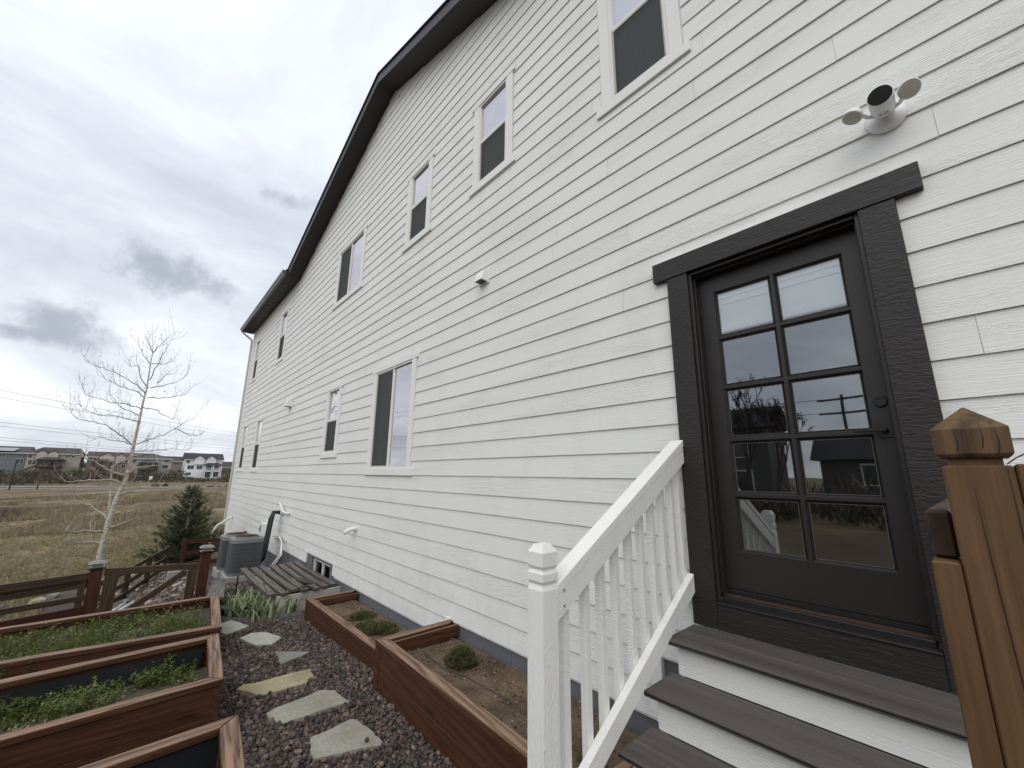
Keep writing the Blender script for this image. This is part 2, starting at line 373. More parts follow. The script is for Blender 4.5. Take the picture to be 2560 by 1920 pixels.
GND = NT('earth_and_dry_grass'); GND.set(0.95, 0, 0.1)
_w = GND.coords(kind='World', rnd=False)
_big = GND.noise(_w, 0.035, 5, 0.6); _mid = GND.noise(GND.coords((0.35, 1, 1), 'World'), 0.5, 6, 0.65); _fin = GND.noise(_w, 14, 5, 0.75)
_c = GND.mix(GND.ramp(_mid, [(0.3, 0), (0.7, 1)]), (0.16, 0.118, 0.078), (0.36, 0.29, 0.17))
_c = GND.mix(GND.ramp(_big, [(0.42, 0.0), (0.60, 0.75)]), _c, (0.115, 0.080, 0.058))
_c = GND.mix(GND.ramp(GND.noise(_w, 0.11, 4, 0.6), [(0.45, 0), (0.60, 0.75)]), _c, (0.19, 0.185, 0.095))
_c = GND.mix(GND.ramp(_fin, [(0.35, 0.55), (0.6, 0)]), _c, (0.075, 0.055, 0.04))
_m2 = GND.noise(GND.coords((0.5, 0.22, 1), 'World'), 0.55, 8, 0.72); _c = GND.mix(GND.ramp(_m2, [(0.38, 0.75), (0.52, 0.0)]), _c, (0.085, 0.062, 0.045)); _c = GND.mix(GND.ramp(_m2, [(0.56, 0.0), (0.68, 0.7)]), _c, (0.40, 0.33, 0.21))
# near the house the ground is stony dirt
_s = GND.new('ShaderNodeSeparateXYZ'); _g2 = GND.new('ShaderNodeNewGeometry'); GND.ln(_g2.outputs['Position'], _s.inputs[0])
_near = GND.new('ShaderNodeMapRange'); GND.ln(_s.outputs[0], _near.inputs[0]); _near.inputs[1].default_value = -15.5; _near.inputs[2].default_value = -13.0
_ny = GND.new('ShaderNodeMapRange'); GND.ln(_s.outputs[1], _ny.inputs[0]); _ny.inputs[1].default_value = -7.0; _ny.inputs[2].default_value = -5.0; _nf = GND.math('MULTIPLY', _near.outputs[0], _ny.outputs[0])
_c = GND.mix(_nf, _c, GND.mix(_fin, (0.055, 0.045, 0.045), (0.17, 0.14, 0.125)))
GND.col(_c); GND.bump(GND.math('ADD', _fin, GND.math('MULTIPLY', _mid, 2.0)), 0.8, 0.08); GND = GND.m
SOIL = NT('tan_garden_soil'); SOIL.set(0.95, 0, 0.1)
_w = SOIL.coords(kind='World', rnd=False); _a = SOIL.noise(_w, 3.2, 5, 0.6); _b = SOIL.noise(_w, 75, 5, 0.75)
_c = SOIL.mix(SOIL.ramp(_a, [(0.35, 0), (0.65, 1)]), (0.125, 0.088, 0.058), (0.235, 0.175, 0.118)); _c = SOIL.mix(SOIL.ramp(_b, [(0.36, 0.75), (0.52, 0)]), _c, (0.05, 0.033, 0.024))
_c = SOIL.mix(SOIL.ramp(SOIL.noise(_w, 120, 2), [(0.66, 0), (0.72, 0.7)]), _c, (0.42, 0.35, 0.27))
SOIL.col(_c); SOIL.bump(SOIL.math('ADD', _b, _a), 0.9, 0.02); SOIL = SOIL.m
DSOIL = plain('dark_weedy_soil', (0.085, 0.075, 0.048), 0.95, 0, 0.5, 25, 0.9, 40, kind='World')
BARK = NT('pale_birch_bark'); BARK.set(0.75)
_v = BARK.coords((3, 3, 22), 'World'); _f = BARK.noise(_v, 2.2, 5, 0.7)
BARK.col(BARK.mix(BARK.ramp(_f, [(0.40, 0), (0.54, 1)]), (0.20, 0.165, 0.135), (0.60, 0.56, 0.48))); BARK.bump(_f, 0.5, 0.01); BARK = BARK.m
LIMB = plain('grey_tan_bark', (0.40, 0.35, 0.29), 0.85, 0, 0.3, 8); TWG = plain('grey_twig_bark', (0.065, 0.050, 0.045), 0.85, 0, 0.3, 8)
ROAD = plain('pale_concrete_path', (0.30, 0.28, 0.25), 0.9, 0, 0.1, 0.5, kind='World'); ASPH = plain('worn_asphalt', (0.13, 0.125, 0.12), 0.9, 0, 0.15, 0.5, kind='World')

def glass(name, refl, tint=(0.85, 0.9, 0.9), see=0.8, wob=0.0, gcol=(0.9, 0.93, 0.95)):
    """coated double glazing: a share mirrors the sky, the rest lets the room show"""
    n = NT(name); n.n.remove(n.b)
    gl = n.new('ShaderNodeBsdfGlossy'); gl.inputs['Roughness'].default_value = 0.015; gl.inputs['Color'].default_value = (*gcol, 1)
    tr = n.new('ShaderNodeBsdfTransparent'); tr.inputs[0].default_value = (*[q * see for q in tint], 1)
    fr = n.new('ShaderNodeFresnel'); fr.inputs['IOR'].default_value = 1.5
    k = n.new('ShaderNodeMapRange'); n.ln(fr.outputs[0], k.inputs[0]); k.inputs[1].default_value = 0.04; k.inputs[2].default_value = 1; k.inputs[3].default_value = refl; k.inputs[4].default_value = 1
    if wob:
        bp = n.new('ShaderNodeBump'); bp.inputs['Strength'].default_value = wob; bp.inputs['Distance'].default_value = 0.02
        n.ln(n.noise(n.coords(kind='Object'), 2.5, 1), bp.inputs['Height']); n.ln(bp.outputs[0], gl.inputs['Normal'])
    ms = n.new('ShaderNodeMixShader'); n.ln(k.outputs[0], ms.inputs[0]); n.ln(tr.outputs[0], ms.inputs[1]); n.ln(gl.outputs[0], ms.inputs[2]); n.ln(ms.outputs[0], n.out.inputs[0]); return n.m
GLASS = glass('door_glass', 0.29, tint=(0.97, 1, 0.99), see=0.97, wob=0.02)
GLASSW = glass('window_glass', 0.60, see=0.92, wob=0.10, gcol=(0.97, 0.93, 0.96))
SCRN = NT('insect_screen'); SCRN.n.remove(SCRN.b)
_d = SCRN.new('ShaderNodeBsdfDiffuse'); _d.inputs[0].default_value = (0.085, 0.092, 0.09, 1); _t = SCRN.new('ShaderNodeBsdfTransparent'); _m = SCRN.new('ShaderNodeMixShader')
_wv = SCRN.wave(SCRN.coords((1, 1, 1.3)), 9, 9, 1, 0.6, 'X'); SCRN.ln(SCRN.ramp(_wv, [(0.2, 0.82), (0.8, 0.90)]), _m.inputs[0])
SCRN.ln(_t.outputs[0], _m.inputs[1]); SCRN.ln(_d.outputs[0], _m.inputs[2]); SCRN.ln(_m.outputs[0], SCRN.out.inputs[0]); SCRN = SCRN.m

# ---------------------------------------------------------------- ground
def sstep(t): t = np.clip(t, 0, 1); return t * t * (3 - 2 * t)
PS = [-60, 0, 3.8, 6.2, 8.5, 10, 14, 18, 25, 40, 70, 110, 135, 150, 160, 185, 198, 215, 240, 300, 600, 1500]
PZ = [-1.8, -1.8, -1.825, -1.907, -2.03, -2.1, -2.42, -2.75, -3.05, -3.35, -3.75, -4.1, -4.15, -4.05, -3.7, -3.0, -2.3, -1.5, -0.3, 1.0, 3.0, 4.0]
def gz(x, y):
    s = -np.asarray(x, float); y = np.asarray(y, float)
    h = np.interp(s, PS, PZ)
    h = h - 0.24 * sstep((-1.7 - y) / 1.0) * sstep((s - 5.5) / 2.5)
    far = sstep((s - 12) / 25)
    h = h + far * (0.18 * np.sin(s * 0.11 + y * 0.05) + 0.10 * np.sin(y * 0.19 + s * 0.03))
    h = h + sstep((s - 150) / 40) * 1.0 * sstep((5 - y) / 14) * sstep((230 - s) / 30)      # bank under the left-hand houses
    return h
def gz1(x, y): return float(gz(x, y))
def axis(segs):
    o = []
    for p, q, n in segs: o += list(np.linspace(p, q, n, endpoint=False))
    return np.array(o + [segs[-1][1]])
gx = axis([(-1500, -300, 14), (-300, -100, 90), (-100, -20, 110), (-20, 3, 90), (3, 60, 20), (60, 400, 8)])
gy = axis([(-900, -100, 12), (-100, -12, 50), (-12, 3, 60), (3, 60, 36), (60, 700, 10)])
X, Y = np.meshgrid(gx, gy, indexing='ij'); Z = gz(X, Y)
Z = Z + sstep((-X - 14) / 10) * 0.05 * rng.standard_normal(X.shape) * (np.abs(X) < 90)
nx_, ny_ = len(gx), len(gy); idx = np.arange(nx_ * ny_).reshape(nx_, ny_)
F = np.stack([idx[:-1, :-1], idx[1:, :-1], idx[1:, 1:], idx[:-1, 1:]], -1).reshape(-1, 4)
g = raw('ground', np.stack([X, Y, Z], -1).reshape(-1, 3), F, GND, smooth=True); tag(g, kind='structure')

def strip(name, pts, width, mat, lift, thick=0.12):
    pts = [Vector((p[0], p[1], 0)) for p in pts]; mb = MB(); L = []; R_ = []
    dense = []
    for i in range(len(pts) - 1):
        for k in range(12): dense.append(pts[i].lerp(pts[i + 1], k / 12))
    dense.append(pts[-1])
    for i, p in enumerate(dense):
        t = (dense[min(i + 1, len(dense) - 1)] - dense[max(i - 1, 0)]).normalized(); n = Vector((-t.y, t.x, 0)) * width / 2
        L.append(p + n); R_.append(p - n)
    for i in range(len(dense) - 1):
        q = [L[i], L[i + 1], R_[i + 1], R_[i]]; zt = [gz1(v.x, v.y) + lift for v in q]
        mb.hexa([(v.x, v.y, z - thick) for v, z in zip(q, zt)] + [(v.x, v.y, z) for v, z in zip(q, zt)])
    return tag(mb.build(name, mat), kind='structure')
strip('road', [(-152, -60), (-150, -30), (-146, -8), (-143, 8), (-142, 30), (-142, 60)], 7.0, ASPH, 0.10)
strip('path', [(-147, -60), (-145, -30), (-140, -8), (-137, 8), (-136, 30), (-136, 60)], 1.6, ROAD, 0.14)
strip('path', [(-158, -60), (-156, -30), (-152, -8), (-149, 8), (-148, 30), (-148, 60)], 1.8, ROAD, 0.22)
strip('path', [(-118, -60), (-112, -36), (-108, -20), (-118, -4), (-132, 8)], 1.0, ROAD, 0.06)

# ---------------------------------------------------------------- the big house
D = 2.58
def rowz(k): return (1.23385158 - 0.0689536842 * k) * D
PITCH = 0.0689536842 * D
XL, XR = -17.86, 2.6
PEAK = (-6.4, 7.16); SL = 0.348; EAVE = 5.28; XA = PEAK[0] - (PEAK[1] - EAVE) / SL; XB = PEAK[0] + (PEAK[1] - EAVE) / SL
house = empty('white_house', (-7.6, 0.0, -1.9), 'large white lap-sided house with dark roof edge filling the right side', 'house')
wall = MB()
# openings: x0,x1,z0,z1 outer trim | glass rect | kind
WINS = [
    dict(g=(-1.62, -1.09, 3.17, 4.63), k='hung'), dict(g=(-3.56, -3.02, 3.465, 4.63), k='hung'), dict(g=(-5.33, -4.79, 3.46, 4.63), k='hung'),
    dict(g=(-8.49, -7.22, 3.46, 4.63), k='slide'), dict(g=(-13.36, -12.75, 3.21, 4.66), k='hung'), dict(g=(-17.0, -16.42, 3.23, 4.66), k='hung'),
    dict(g=(-17.05, -16.42, 0.11, 1.56), k='hung'), dict(g=(-14.82, -14.15, 0.10, 1.56), k='hung'), dict(g=(-8.27, -7.68, 0.36, 1.56), k='hung'),
    dict(g=(-6.08, -4.92, 0.065, 1.535), k='slide')]
for w in WINS:
    x0, x1, z0, z1 = w['g']; w['o'] = (x0 - 0.11, x1 + 0.11, z0 - 0.09, z1 + 0.10)
DOOR = (-1.246, -0.066, -0.80, 1.475)
OPN = [w['o'] for w in WINS] + [DOOR]
def lowlimit(x):
    if x > -1.5: return -1.10
    if x > -3.82: return -1.46
    if -8.6 < x < -7.13: return -1.46
    if x > -10.4: return -1.64
    if x > -12.2: return -1.82
    if x > -15.0: return -2.0
    return -2.2
def xlimits(z):
    if z <= EAVE: return XL + 0.09, XR
    return max(XL + .09, PEAK[0] - (PEAK[1] + 0.02 - z) / SL), PEAK[0] + (PEAK[1] + 0.02 - z) / SL
planks = []
breaks_low = [-1.5, -3.82, -7.13, -8.6, -10.4, -12.2, -15.0]
for k in range(-22, 31):
    zb = rowz(k); zt = zb + PITCH - 0.0015
    if zb > PEAK[1]: continue
    xa, xb = xlimits(max(zb, EAVE) if zb > EAVE - 0.2 else zb)
    rr = random.Random(k * 31 + 5); x = xa - rr.uniform(0.3, 3.6); cuts = []
    while x < xb:
        if x > xa + 0.25 and x < xb - 0.25: cuts.append(x)
        x += 3.66
    edges = [xa] + cuts + [xb]
    for i in range(len(edges) - 1):
        p, q = edges[i] + (0.0009 if i else 0), edges[i + 1] - (0.0009 if i < len(edges) - 2 else 0)
        bs = sorted(set([p, q] + [t for o in OPN for t in o[:2] if p < t < q] + [t for t in breaks_low if p < t < q]))
        run = []; runs = []
        for j in range(len(bs) - 1):
            s0, s1 = bs[j], bs[j + 1]; m = (s0 + s1) / 2; segs = [(zb, zt)]
            if zb < lowlimit(m): segs = []
            for o in OPN:
                if o[0] - 1e-4 <= m <= o[1] + 1e-4:
                    ns = []
                    for u, v in segs:
                        if v <= o[2] or u >= o[3]: ns.append((u, v)); continue
                        if u < o[2] - 0.004: ns.append((u, o[2] + 0.02))
                        if v > o[3] + 0.004: ns.append((o[3] - 0.02, v))
                    segs = ns
            if segs: run += [(s0, s1, u, v) for u, v in segs]
            elif run: runs.append(run); run = []
        if run: runs.append(run)
        for r in runs: planks.append((k, zb, r))
wallp = None
def plank_mesh(parts, zb, cxx, czz, mb):
    for s0, s1, u, v in parts:
        yf = lambda z: 0.0 + 0.0105 * (z - zb) / PITCH
        mb.hexa([(s0 - cxx, yf(u), u - czz), (s1 - cxx, yf(u), u - czz), (s1 - cxx, 0.0125, u - czz), (s0 - cxx, 0.0125, u - czz),
                 (s0 - cxx, yf(v), v - czz), (s1 - cxx, yf(v), v - czz), (s1 - cxx, 0.0125, v - czz), (s0 - cxx, 0.0125, v - czz)])
# sheathing behind the planks, with the openings left out
shx = sorted(set([XL + 0.06, XR] + [t for o in OPN for t in (o[0] + 0.085, o[1] - 0.085)] + breaks_low + [XA, XB, PEAK[0]]))
shz = sorted(set([-2.25, -2.0, -1.82, -1.64, -1.46, -1.10, EAVE] + [t for o in OPN for t in (o[2] + 0.06, o[3] - 0.06)]))
sh = MB()
for i in range(len(shx) - 1):
    for j in range(len(shz) - 1):
        m, n_ = (shx[i] + shx[i + 1]) / 2, (shz[j] + shz[j + 1]) / 2
        if n_ < lowlimit(m) - 0.02: continue
        if any(o[0] + 0.08 < m < o[1] - 0.08 and o[2] + 0.05 < n_ < o[3] - 0.05 for o in OPN): continue
        sh.quad((shx[i], 0.0128, shz[j]), (shx[i + 1], 0.0128, shz[j]), (shx[i + 1], 0.0128, shz[j + 1]), (shx[i], 0.0128, shz[j + 1]))
sh.quad((XA, 0.0128, EAVE), (XB, 0.0128, EAVE), (PEAK[0], 0.0128, PEAK[1]))
# other walls of the house
sh.quad((XL, 0.06, -2.6), (XL, 12, -2.6), (XL, 12, EAVE), (XL, 0.06, EAVE)).quad((XR, 0.02, -2), (XR, 12, -2), (XR, 12, EAVE), (XR, 0.02, EAVE)).quad((XL, 12, -2.6), (XR, 12, -2.6), (XR, 12, EAVE), (XL, 12, EAVE))
wallp = sh.build('wall', WHITE, house)
dvec = lambda r: sum((s1 - s0) * (v - u) / max(1.0, ((s0 + s1) / 2) ** 2 + ((u + v) / 2) ** 2 + D * D) for s0, s1, u, v in r[2])
planks.sort(key=lambda r: -dvec(r))
for n_, (k, zb, parts) in enumerate(planks):
    if n_ < 296:
        mb = MB(); cxx = (parts[0][0] + parts[-1][1]) / 2; plank_mesh(parts, zb, cxx, zb, mb)
        wv_ = random.Random(n_); o = mb.build('plank', WHITE, wallp, Matrix.Translation((cxx, wv_.uniform(-.0012, .0005), zb + wv_.uniform(-.0012, .0012))))
rest = MB()
for k, zb, parts in planks[296:]: plank_mesh(parts, zb, 0, 0, rest)
if rest.v: tag(rest.build('small_planks', WHITE, wallp), kind='stuff')
# foundation
fm = MB()
for s0, s1 in zip([XL + .02] + sorted(breaks_low), sorted(breaks_low) + [XR]):
    fm.box(s0, s1 - 0.0005, 0.03, 0.25, -2.7, lowlimit((s0 + s1) / 2) + 0.04) if not (-8.6 <= s0 < -7.13) else None
fm.box(-8.6, -8.36, 0.03, 0.25, -2.7, -1.42).box(-7.40, -7.1305, 0.03, 0.25, -2.7, -1.42).box(-8.36, -7.40, 0.03, 0.25, -2.7, -2.25).box(-8.36, -7.40, 0.03, 0.25, -1.50, -1.42)
fm.build('foundation', FOUND, house)
for xx in (-2.0, -2.9, -4.5, -5.2, -6.0, -6.9, -9.2, -9.9):
    MB().box(xx - 0.004, xx + 0.004, 0.026, 0.032, -2.1, lowlimit(xx)).build('form_line', FOUND, house)
for x0, x1, z0, z1 in ((-8.66, -8.605, -1.62, -1.41), (-7.17, -7.11, -1.60, -1.41), (-3.86, -3.80, -1.61, -1.42), (-1.53, -1.48, -1.45, -1.09)):
    MB().box(x0, x1, -0.012, 0.028, z0, z1).build('siding_end_trim', TRIMW, house, bevel=0.002)
MB().box(XL, XL + 0.09, -0.014, 0.012, -2.3, EAVE - 0.003).box(XL - 0.014, XL - 0.001, -0.014, 0.09, -2.3, EAVE - 0.003).build('corner_board', TRIMW, house)

def rect_frame(mb, x0, x1, z0, z1, t, y0, y1):
    mb.box(x0, x0 + t, y0, y1, z0, z1); mb.box(x1 - t, x1, y0, y1, z0, z1)
    mb.box(x0 + t, x1 - t, y0, y1, z0, z0 + t); mb.box(x0 + t, x1 - t, y0, y1, z1 - t, z1); return mb
def window(w):
    x0, x1, z0, z1 = w['g']; cx_, cz_ = (x0 + x1) / 2, (z0 + z1) / 2; M = Matrix.Translation((cx_, 0, cz_))
    hx, hz = (x1 - x0) / 2, (z1 - z0) / 2
    # casing (the window's own mesh)
    m = MB(); m.box(-hx - 0.10, -hx, -0.013, 0.012, -hz, hz); m.box(hx, hx + 0.10, -0.013, 0.012, -hz, hz)
    m.box(-hx - 0.145, hx + 0.145, -0.017, 0.012, hz, hz + 0.095)
    win = m.build('window', TRIMW, house, M, bevel=0.002)
    s = MB().box(-hx - 0.155, hx + 0.155, -0.018, 0.012, -hz - 0.09, -hz); s.build('sill', TRIMW, win, M, bevel=0.002)
    fr = MB(); rect_frame(fr, -hx, hx, -hz, hz, 0.028, -0.006, 0.06)
    if w['k'] == 'hung': fr.box(-hx + 0.028, hx - 0.028, 0.004, 0.05, -0.022 + 0.02, 0.022 + 0.02)
    else: fr.box(-0.022, 0.022, 0.004, 0.05, -hz + 0.028, hz - 0.028)
    fr.build('frame', VINYL, win, M, bevel=0.0015)
    e_ = 0.028
    if w['k'] == 'hung': A = (-hx + e_, hx - e_, 0.04, hz - e_); B = (-hx + e_, hx - e_, -hz + e_, 0.0)
    else: A = (0.02, hx - e_, -hz + e_, hz - e_); B = (-hx + e_, -0.02, -hz + e_, hz - e_)
    MB().quad((A[0], 0.022, A[2]), (A[1], 0.022, A[2]), (A[1], 0.022, A[3]), (A[0], 0.022, A[3])).build('pane', GLASSW, win, M)
    MB().quad((B[0], 0.035, B[2]), (B[1], 0.035, B[2]), (B[1], 0.035, B[3]), (B[0], 0.035, B[3])).build('pane', GLASSW, win, M)
    sf = MB(); rect_frame(sf, B[0], B[1], B[2], B[3], 0.016, 0.006, 0.016); sf.build('screen_frame', ALMOND, win, M)
    MB().quad((B[0] + .016, 0.012, B[2] + .016), (B[1] - .016, 0.012, B[2] + .016), (B[1] - .016, 0.012, B[3] - .016), (B[0] + .016, 0.012, B[3] - .016)).build('insect_screen', SCRN, win, M)
    rm = MB(); t = 0.6
    X0, X1, Z0, Z1 = -hx + 0.001, hx - 0.001, -hz + 0.001, hz - 0.001
    rm.quad((X0, 0.062, Z0), (X0, t, Z0), (X0, t, Z1), (X0, 0.062, Z1)).quad((X1, 0.062, Z0), (X1, t, Z0), (X1, t, Z1), (X1, 0.062, Z1))
    rm.quad((X0, 0.062, Z0), (X1, 0.062, Z0), (X1, t, Z0), (X0, t, Z0)).quad((X0, 0.062, Z1), (X1, 0.062, Z1), (X1, t, Z1), (X0, t, Z1)).quad((X0, t, Z0), (X1, t, Z0), (X1, t, Z1), (X0, t, Z1))
    rm.build('room_recess', INTR, win, M)
    if w.get('bl', True): MB().box(A[0] + .01, A[1] - .01, 0.075, 0.08, (A[2] if w['k'] == 'hung' else -hz + .1), A[3] - .01).build('blind', BLIND, win, M)
    if w.get('grid'): MB().box(-0.006, 0.006, 0.028, 0.034, -hz + e_, hz - e_).build('muntin', VINYL, win, M)
    return win
for i, w in enumerate(WINS):
    w['bl'] = i in (0, 1, 3, 4); w['grid'] = i in (0, 1); window(w)
# basement window behind the well cover
bw = MB(); rect_frame(bw, -8.36, -7.40, -2.24, -1.505, 0.04, 0.07, 0.13); bw.box(-7.93, -7.87, 0.08, 0.125, -2.2, -1.545)
bw = bw.build('basement_window', VINYL, house)
MB().quad((-8.32, 0.10, -2.2), (-7.44, 0.10, -2.2), (-7.44, 0.10, -1.54), (-8.32, 0.10, -1.54)).build('pane', glass('basement_glass', 0.10, see=0.5), bw)
MB().box(-8.32, -7.44, 0.2, 0.24, -2.2, -1.54).build('room_recess', INTR, bw)
bw2 = MB(); rect_frame(bw2, -14.6, -13.4, -2.19, -1.62, 0.04, -0.004, 0.012); bw2 = bw2.build('basement_window', VINYL, house)
MB().box(-14.56, -13.44, -0.002, 0.010, -2.15, -1.66).build('pane', BLKM, bw2)

# door -------------------------------------------------
def board_x(name, x0, x1, y0, y1, z0, z1, mat, parent, bevel=0.003):
    c_ = ((x0 + x1) / 2, (y0 + y1) / 2, (z0 + z1) / 2)
    return MB().box(x0 - c_[0], x1 - c_[0], y0 - c_[1], y1 - c_[1], z0 - c_[2], z1 - c_[2]).build(name, mat, parent, Matrix.Translation(c_), bevel=bevel)
surround = board_x('door_surround', -1.344, 0.036, -0.036, 0.013, 1.340, 1.480, DARKT, house)
board_x('side_casing', -1.246, -1.107, -0.030, 0.013, -0.836, 1.338, DARKV, surround)
board_x('side_casing', -0.209, -0.066, -0.030, 0.013, -0.836, 1.338, DARKV, surround)
board_x('drip_edge', -1.335, 0.027, -0.030, 0.012, 1.481, 1.486, TRIMW, surround, 0)
# jambs and stops
jm = MB(); jm.box(-1.1068, -1.088, -0.006, 0.14, -0.66, 1.3385); jm.box(-0.228, -0.2092, -0.006, 0.14, -0.66, 1.3385); jm.box(-1.088, -0.228, -0.006, 0.14, 1.318, 1.3385)
jm.box(-1.088, -1.080, 0.03, 0.086, -0.66, 1.318).box(-0.236, -0.228, 0.03, 0.086, -0.66, 1.318).box(-1.080, -0.236, 0.03, 0.086, 1.306, 1.318)
jm.build('jamb', DOORP, surround, bevel=0.002)
board_x('sill_board', -1.1068, -0.2092, -0.026, 0.045, -0.8368, -0.705, DARKT, surround)
MB().box(-1.105, -0.21, -0.034, 0.02, -0.704, -0.694).build('sill_nose', DOORP, surround, bevel=0.002)
MB().box(-1.088, -0.228, 0.0205, 0.14, -0.70, -0.668).build('threshold', SLEEV, surround, bevel=0.003)
MB().box(-1.088, -0.228, 0.045, 0.055, -0.6675, -0.655).build('threshold_strip', plain('bronze_strip', (0.12, 0.075, 0.05), 0.4, 0.6), surround)
MB().box(-1.088, -0.228, 0.078, 0.088, -0.6675, -0.632).build('door_sweep', SLEEV, surround)
# slab, built as stiles and rails with openings
SX0, SX1, SZ0, SZ1, SY = -1.097, -0.195, -0.630, 1.318, 0.090
dm = MB()
cols = [(-0.990, -0.662), (-0.644, -0.314)]; rows = []
zt = 1.194
for i in range(5): rows.append((zt - 0.311, zt)); zt -= 0.3275
xs = [SX0] + [v for c_ in cols for v in c_] + [SX1]; zs = [SZ0] + [v for r in rows[::-1] for v in r] + [SZ1]
for i in range(len(xs) - 1):
    for j in range(len(zs) - 1):
        m, n_ = (xs[i] + xs[i + 1]) / 2, (zs[j] + zs[j + 1]) / 2
        if any(c_[0] < m < c_[1] for c_ in cols) and any(r[0] < n_ < r[1] for r in rows): continue
        front = SY if (i in (0, 4) or j in (0, len(zs) - 2)) else SY + 0.003
        dm.box(xs[i], xs[i + 1], front, SY + 0.045, zs[j], zs[j + 1])
door = dm.build('door', DOORP, house)
for c_ in cols:
    for r in rows:
        x0, x1, z0, z1 = c_[0], c_[1], r[0], r[1]
        # sloped glazing bead round each light
        bd = MB(); t = 0.014; y0, y1 = SY + 0.0035, SY + 0.022
        P = [(x0, z0), (x1, z0), (x1, z1), (x0, z1)]; Q = [(x0 + t, z0 + t), (x1 - t, z0 + t), (x1 - t, z1 - t), (x0 + t, z1 - t)]
        for i in range(4):
            j = (i + 1) % 4; bd.quad((P[i][0], y0, P[i][1]), (P[j][0], y0, P[j][1]), (Q[j][0], y1, Q[j][1]), (Q[i][0], y1, Q[i][1]))
        bd.build('glazing_bead', DOORP, door)
        MB().quad((x0 + t, SY + 0.02, z0 + t), (x1 - t, SY + 0.02, z0 + t), (x1 - t, SY + 0.02, z1 - t), (x0 + t, SY + 0.02, z1 - t)).build('pane', GLASS, door)
        cl_ = MB(); rect_frame(cl_, x0 + t, x1 - t, z0 + t, z1 - t, 0.003, SY + 0.0165, SY + 0.0195); cl_.build('pane_seal', SEALG, door)
bl = MB().box(-0.985, -0.318, SY + 0.034, SY + 0.038, 0.955, 1.19)
bl.box(-0.985, -0.318, SY + 0.026, SY + 0.038, 0.915, 0.955).box(-0.985, -0.318, SY + 0.030, SY + 0.036, 0.893, 0.905)
for i in range(2): bl.box(-0.985, -0.318, SY + 0.024, SY + 0.0345, 1.10 + i * 0.045, 1.118 + i * 0.045)
bl.build('blind', BLIND, door)
# dent in the kick panel
mb = MB().lathe([(0.027, 0), (0.027, 0.010), (0.024, 0.016), (0.017, 0.016), (0.016, 0.010), (0.010, 0.010), (0.009, 0.013), (0.0, 0.013)], 28)
mb.build('deadbolt', BLKM, door, Matrix.Translation((-0.268, SY, 0.367)) @ Matrix.Rotation(rad(90), 4, 'X'), smooth=False)
hp = MB().box(-0.299, -0.237, SY - 0.008, SY + 0.001, 0.190, 0.260).build('handle', BLKM, door, bevel=0.002)
MB().lathe([(0.012, 0), (0.010, 0.045), (0.010, 0.05)], 14).build('spindle', BLKM, hp, Matrix.Translation((-0.268, SY - 0.007, 0.226)) @ Matrix.Rotation(rad(90), 4, 'X'))
MB().box(-0.378, -0.258, SY - 0.062, SY - 0.050, 0.218, 0.234).build('lever', BLKM, hp, bevel=0.003)
rm = MB(); x0, x1, y0, y1, z0, z1 = -2.6, 1.8, 0.15, 3.2, -0.70, 1.75
rm.quad((x0, y0, z0), (x1, y0, z0), (x1, y1, z0), (x0, y1, z0)).quad((x0, y0, z1), (x1, y0, z1), (x1, y1, z1), (x0, y1, z1)).quad((x0, y1, z0), (x1, y1, z0), (x1, y1, z1), (x0, y1, z1)).quad((x0, y0, z0), (x0, y1, z0), (x0, y1, z1), (x0, y0, z1)).quad((x1, y0, z0), (x1, y1, z0), (x1, y1, z1), (x1, y0, z1))
rm.build('room', INTR, house)

# roof -------------------------------------------------
rf = MB()
for s in (-1, 1):
    ex = PEAK[0] + s * ((PEAK[1] - EAVE) / SL + (0.0 if s < 0 else 0.3)); ez = PEAK[1] - SL * abs(ex - PEAK[0]); th = 0.185
    rf.hexa([(PEAK[0], -0.30, PEAK[1]), (ex, -0.30, ez), (ex, 8, ez), (PEAK[0], 8, PEAK[1]), (PEAK[0], -0.30, PEAK[1] + th), (ex, -0.30, ez + th), (ex, 8, ez + th), (PEAK[0], 8, PEAK[1] + th)])
roof = rf.build('roof', SOFF, house)
for s in (-1, 1):
    L = (PEAK[1] - EAVE) / SL + (0 if s < 0 else .3); ex = PEAK[0] + s * L; ez = PEAK[1] - SL * L; th = 0.185
    MB().hexa([(PEAK[0], -0.322, PEAK[1] - 0.012), (ex, -0.322, ez - 0.012), (ex, -0.3005, ez - 0.012), (PEAK[0], -0.3005, PEAK[1] - 0.012), (PEAK[0], -0.322, PEAK[1] + th), (ex, -0.322, ez + th), (ex, -0.3005, ez + th), (PEAK[0], -0.3005, PEAK[1] + th)]).build('fascia', FASC, roof)
    MB().hexa([(PEAK[0], -0.345, PEAK[1] + th + .001), (ex, -0.345, ez + th + .001), (ex, 8.1, ez + th + .001), (PEAK[0], 8.1, PEAK[1] + th + .001), (PEAK[0], -0.345, PEAK[1] + th + .026), (ex, -0.345, ez + th + .026), (ex, 8.1, ez + th + .026), (PEAK[0], 8.1, PEAK[1] + th + .026)]).build('shingles', SHING, roof)
